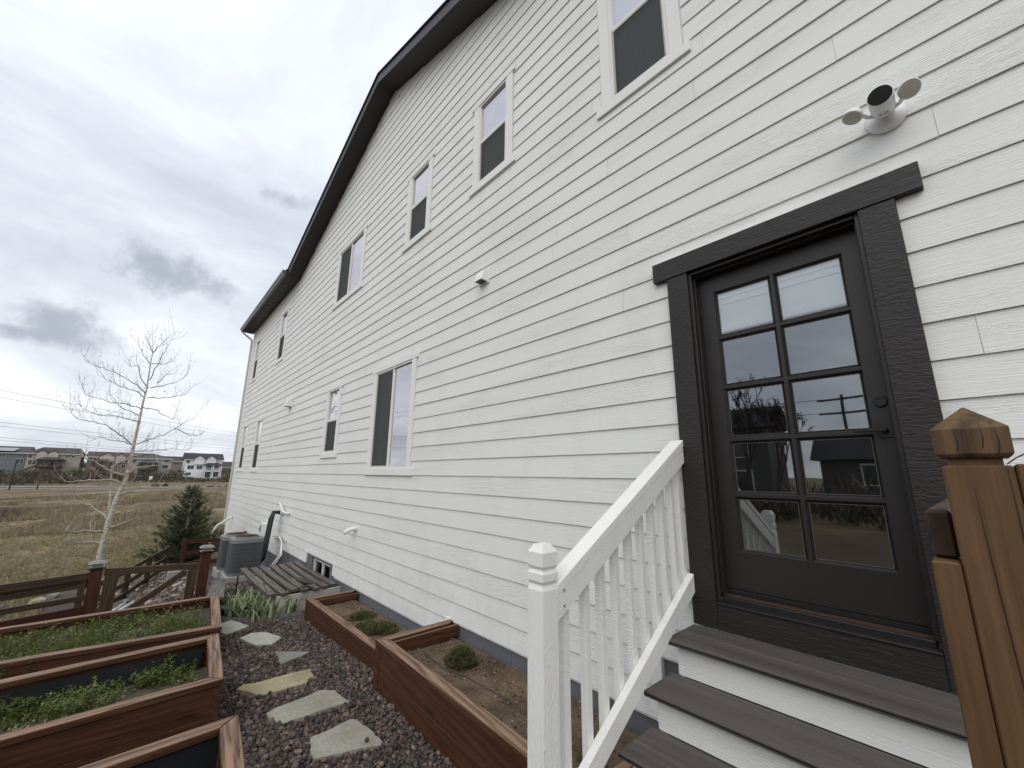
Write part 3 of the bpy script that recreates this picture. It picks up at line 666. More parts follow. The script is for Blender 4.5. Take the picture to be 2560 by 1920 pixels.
def eave(x0, x1):
    m = MB().box(x0, x1, -0.33, 0.0, EAVE, EAVE + 0.02); m.build('soffit', SOFF, roof)
    MB().box(x0, x1, -0.345, -0.3305, EAVE - 0.008, EAVE + 0.15).build('fascia', FASC, roof)
    MB().hexa([(x0, -0.37, EAVE + 0.152), (x1, -0.37, EAVE + 0.152), (x1, 8, EAVE + 2.9), (x0, 8, EAVE + 2.9), (x0, -0.37, EAVE + 0.18), (x1, -0.37, EAVE + 0.18), (x1, 8, EAVE + 2.93), (x0, 8, EAVE + 2.93)]).build('shingles', SHING, roof)
    gm = MB(); pf = [(-0.347, EAVE + 0.005), (-0.415, EAVE + 0.005), (-0.425, EAVE + 0.05), (-0.45, EAVE + 0.09), (-0.455, EAVE + 0.135), (-0.44, EAVE + 0.135), (-0.347, EAVE + 0.11)]
    gm.prism(pf, x0 - 0.05, x1, 'x'); gm.build('gutter', GUTT, roof, bevel=0.002)
eave(XL - 0.28, XA - 0.01); eave(XB + 0.31, XR)
for i in range(15):
    x = -12.6 - i * 0.34
    MB().box(x - 0.05, x + 0.05, -0.27, -0.10, EAVE - 0.004, EAVE - 0.0005).build('soffit_vent', SLEEV, roof)
dp = MB(); dp.tube([(XL - 0.17, -0.38, EAVE + 0.02), (XL - 0.17, -0.37, EAVE - 0.05), (XL - 0.12, -0.18, EAVE - 0.2), (XL - 0.05, -0.055, EAVE - 0.32), (XL - 0.045, -0.05, EAVE - 0.45), (XL - 0.045, -0.05, 0), (XL - 0.045, -0.05, -1.8)], 0.035, 8)
dp.build('downspout', plain('pale_downspout', (0.50, 0.50, 0.47), 0.4), house)
MB().tube([(-16.7, -0.02, -1.45), (-16.75, -0.10, -1.50), (-17.0, -0.35, -1.72), (-17.1, -0.45, -1.95), (-17.1, -0.47, -2.55)], 0.038, 10).build('drain_elbow', PVC, house, smooth=True)

# ---------------------------------------------------------------- wall fittings
def vent(x, z, label, s=1.0):
    t = empty('dryer_vent', (x, 0, z), label, 'vent', 'white wall vents')
    MB().box(x - 0.085 * s, x + 0.085 * s, -0.012, 0.004, z - 0.085 * s, z + 0.085 * s).build('mounting_plate', TRIMW, t, bevel=0.002)
    m = MB(); w = 0.065 * s
    m.hexa([(x - w, -0.10 * s, z - w), (x + w, -0.10 * s, z - w), (x + w, -0.0125, z - w), (x - w, -0.0125, z - w), (x - w, -0.05 * s, z + w), (x + w, -0.05 * s, z + w), (x + w, -0.0125, z + w), (x - w, -0.0125, z + w)])
    m.build('hood', TRIMW, t, bevel=0.002)
    MB().box(x - w * .8, x + w * .8, -0.088 * s, -0.02, z - w - 0.004, z - w - 0.0005).build('flap', BLKM, t)
vent(-3.37, 2.16, 'small white hooded wall vent left of and above the door'); vent(-11.1, 1.68, 'farther white hooded wall vent, near the far end of the wall', 1.5)

fl = empty('security_light', (-0.035, 0, 1.80), 'white wall camera between two round flood lamps above the door', 'camera')
MB().lathe([(0.082, 0), (0.082, 0.012), (0.070, 0.024), (0.04, 0.028), (0.03, 0.05)], 32).build('mounting_base', PLAS, fl, Matrix.Translation((-0.035, 0.001, 1.80)) @ Matrix.Rotation(rad(90), 4, 'X'), smooth=True)
def aimed(p, d): return Matrix.Translation(p) @ Vector(d).to_track_quat('Z', 'Y').to_matrix().to_4x4()
Mc = aimed((-0.036, -0.058, 1.815), (0.0, -1.0, -0.10))
cb = MB().lathe([(0.034, -0.01), (0.044, 0.0), (0.049, 0.02), (0.050, 0.125), (0.048, 0.130), (0.0465, 0.1295)], 32).build('camera_body', PLAS, fl, Mc, smooth=True)
MB().lathe([(0.046, 0.1295), (0.0455, 0.1320), (0.012, 0.1325), (0.0, 0.1325)], 32).build('lens_face', plain('black_lens', (0.003, 0.003, 0.003), 0.5, spec=0.15), cb, Mc)
# badge and small print on the underside of the camera tube
bg_ = MB()
for i in range(9):
    if i in (3,): continue
    an = rad(-112 + i * 5.2); x, y = 0.0505 * math.cos(an), 0.0505 * math.sin(an)
    t_ = Vector((-math.sin(an), math.cos(an), 0)) * 0.0014
    for z0 in ((0.040, 0.052) if i % 2 else (0.042, 0.050)), ((0.030, 0.034)):
        bg_.quad((x - t_.x, y - t_.y, z0[0]), (x + t_.x, y + t_.y, z0[0]), (x + t_.x, y + t_.y, z0[1]), (x - t_.x, y - t_.y, z0[1]))
bg_.build('rating_print', plain('grey_print', (0.15, 0.15, 0.15), 0.6), cb, Mc)
for s, p, d in ((-1, (-0.144, -0.155, 1.790), (-0.34, -0.26, -0.86)), (1, (0.060, -0.150, 1.790), (0.20, -0.70, -0.62))):
    Ml = aimed(p, d)
    ar = MB().tube([(-0.036 + s * 0.03, -0.05, 1.80), (-0.036 + s * 0.062, -0.062, 1.807), (p[0] - d[0] * .02, p[1] - d[1] * .02, p[2] - d[2] * .02)], [0.011, 0.010, 0.012], 10)
    lm = MB().lathe([(0.012, -0.034), (0.028, -0.024), (0.040, -0.004), (0.043, 0.014), (0.041, 0.018)], 28).build('lamp_head', PLAS, fl, Ml, smooth=True)
    MB().lathe([(0.0385, 0.0178), (0.0375, 0.020), (0.0, 0.0215)], 28).build('lamp_lens', LENS, lm, Ml)
    ar.build('arm', PLAS, fl, smooth=True)

pv = empty('pvc_vent_pipe', (-6.38, 0, -0.83), 'short bent white plastic pipe sticking out of the wall', 'pipe')
MB().tube([(-6.38, 0.0, -0.815), (-6.385, -0.055, -0.815), (-6.40, -0.095, -0.828), (-6.43, -0.13, -0.858), (-6.445, -0.145, -0.875)], [0.031, 0.030, 0.029, 0.028, 0.030], 14).build('elbow', PVC, pv, smooth=True)
MB().lathe([(0.036, 0), (0.036, 0.02)], 16).build('collar', PVC, pv, Matrix.Translation((-6.38, 0.0, -0.815)) @ Matrix.Rotation(rad(90), 4, 'X'))

ls = empty('refrigerant_line_set', (-10.7, -0.1, -0.85), 'two black insulated tubes and white conduit dropping from the wall to the condensers', 'tubing')
MB().lathe([(0.10, 0), (0.09, 0.03), (0.05, 0.05)], 18).build('wall_cap', PVC, ls, Matrix.Translation((-10.65, 0.0, -0.86)) @ Matrix.Rotation(rad(90), 4, 'X'))
MB().tube([(-10.0, -0.02, -0.86), (-10.2, -0.05, -0.86), (-10.38, -0.07, -0.82), (-10.45, -0.08, -0.74), (-10.58, -0.09, -0.68), (-10.72, -0.10, -0.70)], 0.020, 10).build('white_elbow', PVC, ls, smooth=True)
for dx, rr in ((0, 0.045), (0.13, 0.036)):
    MB().tube([(-10.65, -0.04, -0.88), (-10.68 + dx * .4, -0.17, -0.87), (-10.70 + dx, -0.21, -1.02), (-10.68 + dx, -0.24, -1.35), (-10.62 + dx, -0.27, -1.62), (-10.56 + dx, -0.31, -1.80), (-10.5, -0.42, -1.93)], rr, 8).build('black_tube', RUBB, ls, smooth=True)
for i in range(2):
    MB().tube([(-11.0, -0.03, -1.42 - .05 * i), (-10.4, -0.06, -1.36 - .03 * i), (-10.0, -0.10, -1.42), (-9.75 + .1 * i, -0.16, -1.62), (-9.8 + .12 * i, -0.30, -1.86), (-10.1, -0.45, -1.98 + .02 * i), (-10.4, -0.5, -1.95)], 0.010, 7).build('white_conduit', PVC, ls, smooth=True)
eb = empty('electric_disconnect', (-12.0, 0, -1.35), 'small white electric box with a round meter behind the condensers', 'electric box')
MB().box(-12.05, -11.8, -0.10, -0.001, -1.52, -1.22).build('box', PVC, eb, bevel=0.005)
MB().lathe([(0.09, 0), (0.085, 0.06), (0.05, 0.075)], 18).build('meter', EDGE, eb, Matrix.Translation((-12.3, 0.0, -1.38)) @ Matrix.Rotation(rad(90), 4, 'X'))
for i in range(2): MB().tube([(-12.2 + .1 * i, -0.03, -1.3), (-12.1 + .1 * i, -0.09, -1.22), (-11.98 + .08 * i, -0.09, -1.24), (-11.95 + .06 * i, -0.06, -1.45)], 0.018, 7).build('cable', PVC, eb, smooth=True)

# ---------------------------------------------------------------- steps and railings
st = empty('entry_steps', (-0.6, -0.6, -1.8), 'brown composite steps with white risers leading up to the door', 'steps')
TZ = [-0.838, -1.010, -1.178, -1.346, -1.514, -1.682]; TF = [-0.372, -0.600, -0.828, -1.060, -1.290, -1.520]
for i, (z, yf) in enumerate(zip(TZ, TF)):
    yb = -0.037 if i == 0 else TF[i - 1] + 0.052
    w = (yb - yf) / 2
    for j in range(2):
        y0 = yf + j * w + (0.0015 if j else 0); y1 = yf + (j + 1) * w - (0.0015 if j == 0 else 0)
        t = board_x('tread', -1.243, 0.045, y0, y1, z - 0.025, z, COMPO, st, 0.003)
        if j == 0: board_x('edge_groove', -1.242, 0.044, y0 - 0.0012, y0 + 0.002, z - 0.016, z - 0.009, SLEEV, t, 0)
    zb = (TZ[i + 1] if i < 5 else -1.82) + 0.002
    board_x('riser', -1.205, 0.02, yf + 0.052, yf + 0.070, zb, z - 0.026, WHITE, st, 0.002)
sm = MB(); pl = [(-0.04, -0.87)]
for i, (z, yf) in enumerate(zip(TZ, TF)): pl += [(yf + 0.072, z - 0.027), (yf + 0.072, (TZ[i + 1] if i < 5 else -1.81) - 0.027)]
pl = [(-0.04, TZ[0] - 0.027)] + pl[1:] + [(TF[-1] + 0.35, -1.81), (-0.04, -1.20)]
for x0 in (-1.204, -0.005): MB().prism(pl, x0, x0 + 0.024, 'x').build('stringer', WHITE, st)

def post_cap(mb, x, y, z, s):
    """turned top of a square post: two grooves and a chamfered head"""
    def ring(h, zz): return [(x - h, y - h, zz), (x + h, y - h, zz), (x + h, y + h, zz), (x - h, y + h, zz)]
    L = [ring(s, z), ring(s * .86, z + .018), ring(s * .86, z + .022), ring(s, z + .034), ring(s, z + .062), ring(s * .86, z + .074), ring(s * .86, z + .078), ring(s, z + .09), ring(s, z + .142), ring(s * .55, z + .172)]
    b0 = len(mb.v)
    for r in L: mb.v += r
    for i in range(len(L) - 1):
        for k in range(4): mb.f.append((b0 + 4 * i + k, b0 + 4 * i + (k + 1) % 4, b0 + 4 * i + 4 + (k + 1) % 4, b0 + 4 * i + 4 + k)); mb.m.append(0)
    mb.f.append(tuple(b0 + 4 * (len(L) - 1) + k for k in range(4))); mb.m.append(0)
rl = empty('white_railing', (-1.26, -1.27, -1.82), 'white painted wooden stair railing with slanted handrail and square balusters', 'railing')
px_, py_ = -1.262, -1.275; s = 0.0435
M = Matrix.Translation((px_, py_, -1.1)); mb = MB(); mb.box(-s, s, -s, s, -0.72, 0.648); pc = MB(); post_cap(pc, 0, 0, 0.648, s); n0 = len(mb.v); mb.v += pc.v; mb.f += [tuple(i + n0 for i in f) for f in pc.f]; mb.m += pc.m
mb.build('post', siding('white_post_paint', (0.82, 0.812, 0.775), 0.8, 0.45, 'Z'), rl, M)
SLP = 0.553; y0, y1 = -1.231, -0.034
def railz(y, zref): return zref + SLP * (y + 0.006)
def slant(name, x0, x1, zt_, th, mat, parent, ya=y0, yb=y1, bevel=0.003):
    xc = (x0 + x1) / 2; yc = (ya + yb) / 2; zc_ = railz(yc, zt_); L = (yb - ya) / 2
    m = MB(); d = SLP
    m.hexa([(x0 - xc, -L, -L * d - th), (x1 - xc, -L, -L * d - th), (x1 - xc, L, L * d - th), (x0 - xc, L, L * d - th), (x0 - xc, -L, -L * d), (x1 - xc, -L, -L * d), (x1 - xc, L, L * d), (x0 - xc, L, L * d)])
    return m.build(name, mat, parent, Matrix.Translation((xc, yc, zc_)), bevel=bevel)
RAILY = siding('white_rail_paint_long', (0.82, 0.812, 0.775), 0.9, 0.42)
slant('handrail_cap', -1.302, -1.219, 0.240, 0.043, RAILW, rl)
slant('handrail_board', -1.257, -1.2225, 0.194, 0.098, RAILW, rl)
slant('bottom_rail', -1.257, -1.219, -0.548, 0.100, RAILW, rl, y0, -0.034)
for yb in (-1.117, -0.975, -0.855, -0.735, -0.61, -0.49, -0.37, -0.25, -0.13, -0.052):
    zb_, zt_ = railz(yb, -0.548 - 0.10), railz(yb, 0.1960) - 0.012
    hz = (zt_ - zb_) / 2
    MB().box(-0.018, 0.018, -0.018, 0.018, -hz, hz).build('baluster', RAILW, rl, Matrix.Translation((-1.276, yb - 0.018 if yb < -.06 else yb, (zt_ + zb_) / 2)), bevel=0.002)
for yy, zz in ((-1.19, 0.05), (-1.19, 0.11), (-0.06, 0.06)):
    MB().lathe([(0.005, 0), (0.004, 0.003)], 10).build('screw', EDGE, rl, Matrix.Translation((-1.2205, yy, railz(yy, 0.24) - zz)) @ Matrix.Rotation(rad(90), 4, 'Y'))

rr = empty('wooden_newel_railing', (0, -1.4, -1.82), 'unpainted yellow-brown newel post with pyramid cap beside the steps', 'railing')
y_ = -1.397; s = 0.0445
pm = MB(); pm.box(-1.24, 0.62, -s, s, -s, s)   # grain runs up the post: local X is up
Mup = Matrix.Translation((-0.0015, y_, -0.596)) @ Matrix(((0, 0, -1, 0), (0, 1, 0, 0), (1, 0, 0, 0), (0, 0, 0, 1)))
pm.build('post', NEWW, rr, Mup, bevel=0.0035)
nk = MB().box(0.62, 0.634, -s * .77, s * .77, -s * .77, s * .77); nk.build('neck', NEWW, rr, Mup)
ch = MB(); b0 = 0
def cring(h, u, c=0.0): return [(u, -h, -h), (u, h, -h), (u, h, h), (u, -h, h)]
Ls = [cring(s * 0.98, 0.634), cring(s * 1.10, 0.641), cring(s * 1.12, 0.688), cring(s * 0.06, 0.731), cring(0.001, 0.732)]
for r in Ls: ch.v += r
for i in range(len(Ls) - 1):
    for k in range(4): ch.f.append((4 * i + k, 4 * i + (k + 1) % 4, 4 * i + 4 + (k + 1) % 4, 4 * i + 4 + k)); ch.m.append(0)
ch.f.append((0, 1, 2, 3)); ch.m.append(0); ch.f.append(tuple(4 * 4 + k for k in range(4))); ch.m.append(0)
ch.build('pyramid_cap', wood('weathered_cap_wood', (0.045, 0.026, 0.012), (0.16, 0.095, 0.043), None, 5, 0.55, 0.35), rr, Mup, bevel=0.0012)
for cy0, cy1, cx in ((-.46, .58, -.006), (-.9, .1, .019), (-.2, .615, .031), (-1.1, -.3, -.027)):
    cpts = [(cx + .004 * math.sin(u * 5 + cx * 90), -1.4417, -.596 + cy0 + (cy1 - cy0) * u) for u in [i / 9 for i in range(10)]]
    MB().tube(cpts, [.0002] + [.0009] * 8 + [.0002], 5).build('crack', SLEEV, rr)
for cu, cx in ((.645, -.02), (.65, .012), (.642, .03)):
    MB().tube([(cx, -1.4462, -.596 + cu), (cx + .003, -1.4468, -.596 + cu + .02), (cx + .001, -1.4466, -.596 + cu + .042)], [.0008, .0010, .0004], 5).build('crack', SLEEV, rr)
beam('side_board', (-0.0665, -1.398, -1.82), (-0.0665, -1.398, -0.150), 0.038, 0.089, NEWW, rr, upv=(0, 1, 0))
beam('side_board', (0.0635, -1.398, -1.82), (0.0635, -1.398, 0.026), 0.038, 0.089, NEWW, rr, upv=(0, 1, 0))
beam('dark_rail', (-0.0665, -1.402, -0.1045), (-0.0665, -0.05, -0.1045), 0.038, 0.089, NEWD, rr, bevel=0.006)
MB().tube([(0.036, -1.435, 0.026), (0.047, -1.45, 0.036), (0.058, -1.46, 0.043)], 0.0011, 6).build('bent_nail', BLKM, rr)

# ---------------------------------------------------------------- raised beds
def raised_bed(name, c, zt, zb, soilz, cap=0.089, label='', mats=(CEDAR, CEDARN), sides=(1, 1, 1, 1), soil=SOIL, ph=0.14, group='raised garden beds', soil_name='soil', posts=True, capov=0.0):
    """c: outer cap corners, counter-clockwise seen from above; side i runs c[i] -> c[i+1]"""
    C_ = [Vector((p[0], p[1], 0)) for p in c]; ctr = sum(C_, Vector()) / 4
    t = empty(name, (ctr.x, ctr.y, zb), label, 'garden bed', group)
    capm, sidem = mats; n = len(C_)
    def inset(d):
        out = []
        for i in range(n):
            e0 = (C_[i] - C_[i - 1]).normalized(); e1 = (C_[(i + 1) % n] - C_[i]).normalized()
            n0 = Vector((-e0.y, e0.x, 0)); n1 = Vector((-e1.y, e1.x, 0)); k = 1 + n0.dot(n1)
            out.append(C_[i] + (n0 + n1) * (d / k))
        return out
    I = inset(cap); O2 = inset(0.012); I2 = inset(0.012 + 0.038)
    for i in range(n):
        j = (i + 1) % n
        if not sides[i]: continue
        mid = (C_[i] + C_[j] + I[i] + I[j]) / 4; x = (C_[j] - C_[i]).normalized(); M = Matrix.Translation((mid.x, mid.y, zt - 0.019)) @ Matrix((x, Vector((-x.y, x.x, 0)), Vector((0, 0, 1)))).transposed().to_4x4(); Mi = M.inverted()
        q = [C_[i] + x * .0008, C_[j] - x * .0008, I[j] - x * .0008, I[i] + x * .0008]
        m = MB(); m.hexa([(Mi @ Vector((p.x, p.y, zt - 0.038)))[:] for p in q] + [(Mi @ Vector((p.x, p.y, zt)))[:] for p in q]); m.build('cap_board', capm, t, M, bevel=0.004)
        z1 = zt - 0.0385
        while z1 > zb + 0.01:
            z0 = max(zb - 0.03, z1 - ph)
            qq = [O2[i], O2[j], I2[j], I2[i]]; m = MB(); m.hexa([(Mi @ Vector((p.x, p.y, z0)))[:] for p in qq] + [(Mi @ Vector((p.x, p.y, z1 - 0.002)))[:] for p in qq]); m.build('side_plank', sidem, t, M, bevel=0.003); z1 = z0 if z0 > zb - 0.02 else zb
            if i == 0 or i == 1:
                for pp, sg in ((O2[i], 1), (O2[j], -1)):
                    for dz in (.035, .095):
                        w_ = pp + x * sg * .05 - Vector((-x.y, x.x, 0)) * .0006
                        MB().lathe([(.0042, 0), (.0035, .0012)], 8).build('screw', SLEEV, t, Matrix.Translation((w_.x, w_.y, zt - .0385 - dz)) @ (-Vector((-x.y, x.x, 0))).to_track_quat('Z', 'Y').to_matrix().to_4x4())
    if posts:
        I0 = inset(0.004)
        for i in range(n):
            if not (sides[i] or sides[i - 1]): continue
            e1 = (C_[(i + 1) % n] - C_[i]).normalized(); nn = Vector((-e1.y, e1.x, 0))
            for dd in ((e1, nn),):
                p = I0[i]; u, v = dd
                q = [p, p + u * .085, p + u * .085 + v * .085, p + v * .085]; q = [(a_.x, a_.y) for a_ in q]
                MB().prism(q, zb - 0.04, zt - 0.039, 'z').build('corner_post', sidem, t, bevel=0.003)
    S = inset(0.05); m = MB(); N = 14; V = []
    for i in range(N + 1):
        for j in range(N + 1):
            u, v = i / N, j / N; p = S[0].lerp(S[1], u).lerp(S[3].lerp(S[2], u), v)
            V.append((p.x, p.y, soilz + 0.03 * mnoise.noise(Vector((p.x * 2, p.y * 2, 3))) + 0.012 * mnoise.noise(Vector((p.x * 9, p.y * 9, 3)))))
    fs = [(i * (N + 1) + j, (i + 1) * (N + 1) + j, (i + 1) * (N + 1) + j + 1, i * (N + 1) + j + 1) for i in range(N) for j in range(N)]
    raw(soil_name, V, fs, soil, t, smooth=True)
    return t
# against the wall (corner order counter-clockwise: near-left..., x grows to the right)
near_bed = raised_bed('raised_bed', [(-3.79, -0.79), (-1.36, -0.865), (-1.36, 0.026), (-3.79, 0.026)], -1.43, -1.83, -1.56, 0.098, 'red stained bed against the wall, nearer of the two, with one green cushion plant', sides=(1, 1, 0, 1), ph=0.185)
far_bed = raised_bed('raised_bed', [(-6.235, -0.66), (-3.83, -0.65), (-3.83, 0.026), (-6.235, 0.026)], -1.631, -1.90, -1.74, 0.09, 'lower red stained bed against the wall with two low green clumps', sides=(1, 1, 0, 1), ph=0.24)
def inner_board(t, p0, p1, z, h=0.11): beam('inner_board', (*p0, z), (*p1, z), 0.03, h, CEDAR, t)
inner_board(near_bed, (-3.665, -0.69), (-3.665, 0.0), -1.50); inner_board(far_bed, (-6.13, -0.55), (-6.13, 0.0), -1.69, .07)
# left side, running out from the path
def lbed(fr, br, lf, lb, zt, zb, sz, label, soil, **k):
    return raised_bed('raised_bed', [lf, fr, br, lb][::1], zt, zb, sz, 0.089, label, soil=soil, **k)
bedC = lbed((-5.257, -1.72), (-6.60, -1.585), (-5.52, -4.35), (-6.60, -4.3), -1.50, -2.02, -1.63, 'farthest of the long left beds, thick with low green weeds by the gate', DSOIL, ph=0.2)
bedB = lbed((-3.80, -1.90), (-4.84, -1.805), (-3.67, -4.6), (-4.72, -4.6), -1.43, -1.90, -1.665, 'middle left bed with feathery green weeds, pebbly soil and dark liner', DSOIL, ph=0.185)
bedA = lbed((-1.75, -2.08), (-2.934, -1.962), (-1.65, -4.6), (-2.80, -4.6), -1.30, -1.86, -1.62, 'nearest left bed at the bottom corner, empty with black liner', BLACKL, ph=0.185, soil_name='liner')
# black liner on the far inner side of the middle bed
MB().box(-4.74, -4.735, -4.5, -1.92, -1.70, -1.50).build('liner', BLACKL, bedB)
MB().hexa([(-2.872, -2.03, -1.66), (-2.738, -4.5, -1.66), (-2.732, -4.5, -1.66), (-2.866, -2.03, -1.66), (-2.872, -2.03, -1.352), (-2.738, -4.5, -1.352), (-2.732, -4.5, -1.352), (-2.866, -2.03, -1.352)]).build('liner', BLACKL, bedA)
MB().hexa([(-2.86, -2.026, -1.66), (-1.8, -2.138, -1.66), (-1.8, -2.144, -1.66), (-2.86, -2.032, -1.66), (-2.86, -2.026, -1.352), (-1.8, -2.138, -1.352), (-1.8, -2.144, -1.352), (-2.86, -2.032, -1.352)]).build('liner', BLACKL, bedA)
# plank that carries on beyond the far bed towards the gate post
pk = empty('plank_walk', (-7.5, -1.45, -1.98), 'weathered flat plank running on from the far bed past the gate post', 'plank')
beam('plank', (-6.62, -1.62, -1.56), (-9.3, -1.20, -1.88), 0.19, 0.038, OLDG, pk)
beam('plank_support', (-7.0, -1.58, -1.78), (-9.2, -1.24, -2.02), 0.04, 0.34, CEDARN, pk)

# ---------------------------------------------------------------- gravel, stepping stones
def icos():
    t = (1 + 5 ** .5) / 2
    v = np.array([(-1, t, 0), (1, t, 0), (-1, -t, 0), (1, -t, 0), (0, -1, t), (0, 1, t), (0, -1, -t), (0, 1, -t), (t, 0, -1), (t, 0, 1), (-t, 0, -1), (-t, 0, 1)], float)
    f = np.array([(0, 11, 5), (0, 5, 1), (0, 1, 7), (0, 7, 10), (0, 10, 11), (1, 5, 9), (5, 11, 4), (11, 10, 2), (10, 7, 6), (7, 1, 8), (3, 9, 4), (3, 4, 2), (3, 2, 6), (3, 6, 8), (3, 8, 9), (4, 9, 5), (2, 4, 11), (6, 2, 10), (8, 6, 7), (9, 8, 1)])
    return v / np.linalg.norm(v[0]), f
IV, IF = icos()
def stones(name, pts, size, mat, pal, flat=0.7, label=None, cat=None, jit=0.22):
    n = len(pts); size = np.broadcast_to(size, (n,))
    V = IV[None] * (1 + jit * rng.standard_normal((n, 12, 1)).clip(-1.6, 1.6))
    sc = np.stack([rng.uniform(0.8, 1.35, n), rng.uniform(0.7, 1.0, n), rng.uniform(flat - .15, flat + .15, n)], -1)
    V = V * sc[:, None] * size[:, None, None]
    # random rotations
    q = rng.standard_normal((n, 4)); q[:, 1:3] *= 0.45; q /= np.linalg.norm(q, axis=1, keepdims=True); w, x, y, z = q.T
    R_ = np.stack([1 - 2 * (y * y + z * z), 2 * (x * y - z * w), 2 * (x * z + y * w), 2 * (x * y + z * w), 1 - 2 * (x * x + z * z), 2 * (y * z - x * w), 2 * (x * z - y * w), 2 * (y * z + x * w), 1 - 2 * (x * x + y * y)], -1).reshape(n, 3, 3)
    V = np.einsum('nij,nkj->nki', R_, V) + pts[:, None]
    F_ = (IF[None] + 12 * np.arange(n)[:, None, None]).reshape(-1, 3)
    pal = np.array(pal); cc = pal[rng.choice(len(pal), n, p=None)] * rng.uniform(0.6, 1.35, (n, 1)); cc = np.concatenate([cc, np.ones((n, 1))], 1)
    cc = np.repeat(cc[:, None], 12, 1).reshape(-1, 4)
    o = raw(name, V.reshape(-1, 3), F_, mat, None, cc, smooth=False); tag(o, label, cat, kind='stuff'); return o
ST = [  # outlines in metres on the path, far to near
    ('white_flagstone', FLAGW, [(-6.62, -1.66), (-6.25, -1.50), (-6.42, -1.24), (-6.8, -1.38)], 'small pale stepping stone half hidden by the farthest left bed, last in line'),
    ('white_flagstone', FLAGW, [(-5.95, -1.42), (-5.61, -1.33), (-5.52, -1.18), (-5.66, -1.05), (-5.95, -1.15), (-6.03, -1.28)], 'pale diamond shaped stepping stone near the iris clump'),
    ('grey_flagstone', FLAGG, [(-5.22, -1.215), (-4.987, -0.962), (-4.949, -0.986), (-4.853, -1.249)], 'small grey triangular stepping stone, third from the far end'),
    ('yellow_flagstone', FLAGY, [(-4.528, -1.671), (-4.582, -1.609), (-4.538, -1.529), (-4.533, -1.221), (-4.52, -1.15), (-4.516, -1.078), (-4.337, -1.1), (-4.327, -1.151), (-4.256, -1.18), (-4.279, -1.518), (-4.31, -1.555), (-4.415, -1.604)], 'long yellowish stepping stone with a ragged outline'),
    ('large_flagstone', FLAG, [(-3.916, -1.57), (-3.952, -1.507), (-3.984, -1.228), (-4.011, -1.16), (-3.926, -1.054), (-3.828, -1.047), (-3.668, -1.025), (-3.682, -1.167), (-3.697, -1.504), (-3.73, -1.53)], 'big pale grey stepping stone with a pointed left end'),
    ('large_flagstone', FLAG, [(-3.379, -1.41), (-3.38, -1.303), (-3.415, -1.119), (-3.384, -1.084), (-3.187, -1.056), (-3.013, -1.051), (-2.984, -1.068), (-3.059, -1.245), (-3.135, -1.46), (-3.25, -1.446)], 'nearest stepping stone, broad and four sided, with one pebble on it')]
STONES = [q[2] for q in ST]
PALG = [(0.078, 0.057, 0.052), (0.098, 0.073, 0.066), (0.062, 0.050, 0.049), (0.125, 0.088, 0.076), (0.050, 0.043, 0.043), (0.165, 0.110, 0.088), (0.110, 0.092, 0.085), (0.072, 0.056, 0.054), (0.21, 0.150, 0.118), (0.08, 0.06, 0.055)]
def in_path(x, y):
    ok = (x > -9.9) & (x < -1.4)
    lo = np.where(x > -3.0, -2.15, np.where(x > -3.8, -1.95, np.where(x > -4.9, -1.93 + .0 * x, np.where(x > -6.7, -1.75, -1.55))))
    hi = np.where(x > -3.8, -0.76, np.where(x > -6.25, -0.62, np.where(x > -7.15, -0.62 + (x + 6.25) * 0.92, -1.45)))
    return ok & (y > lo) & (y < hi)
N = 42000
P = np.stack([rng.uniform(-9.9, -1.4, N), rng.uniform(-2.2, -0.3, N)], -1)
P = P[in_path(P[:, 0], P[:, 1])]
sz = rng.uniform(0.009, 0.0195, len(P)) * rng.choice([.7, 1, 1, 1.35], len(P))
ok_ = np.ones(len(P), bool)
for po in STONES:
    cxy = (sum(q[0] for q in po) / len(po), sum(q[1] for q in po) / len(po)); po = [(cxy[0] + (q[0] - cxy[0]) * .95, cxy[1] + (q[1] - cxy[1]) * .95) for q in po]
    ins = np.zeros(len(P), bool)
    for i in range(len(po)):
        (xa_, ya_), (xb_, yb_) = po[i], po[(i + 1) % len(po)]; cnd = ((ya_ > P[:, 1]) != (yb_ > P[:, 1])); ins ^= cnd & (P[:, 0] < (xb_ - xa_) * (P[:, 1] - ya_) / (yb_ - ya_ + 1e-12) + xa_)
    ok_ &= ~ins
P = P[ok_]; sz = sz[ok_]
pz = gz(P[:, 0], P[:, 1]) + sz * rng.uniform(0.1, 0.9, len(P))
stones('path_gravel', np.column_stack([P, pz]), sz, GRAV, PALG, label='purple brown river gravel covering the path between the beds', cat='gravel')
N = 14000
P = np.stack([rng.uniform(-14.5, -8.6, N), rng.uniform(-2.7, -0.05, N)], -1); P = P[(P[:, 1] < -1.25) | (P[:, 0] > -10.3) | (P[:, 0] < -12.9)]
sz = rng.uniform(0.014, 0.034, len(P)); pz = gz(P[:, 0], P[:, 1]) + sz * 0.4
stones('side_yard_gravel', np.column_stack([P, pz]), sz, GRAV, PALG + [(0.3, 0.25, 0.2)], label='gravel and small stones beyond the gate and around the condensers', cat='gravel')
N = 900
P = np.stack([rng.uniform(-16, -9.2, N), rng.uniform(-3.0, -1.4, N)], -1); sz = rng.uniform(0.02, 0.06, N); P = P[:]; pz = gz(P[:, 0], P[:, 1]) + sz * 0.3
stones('river_rock', np.column_stack([P, pz]), sz * (rng.random(N) < .35) + 0.010, attr_mat('pale_river_rock', 0.8, 0.4), [(0.34, 0.27, 0.20), (0.26, 0.21, 0.17), (0.40, 0.34, 0.27), (0.2, 0.15, 0.13)], label='pale river rocks scattered beyond the gate', cat='rocks')
N = 700
P = np.stack([rng.uniform(-3.7, -1.42, N), rng.uniform(-0.72, -0.02, N)], -1)
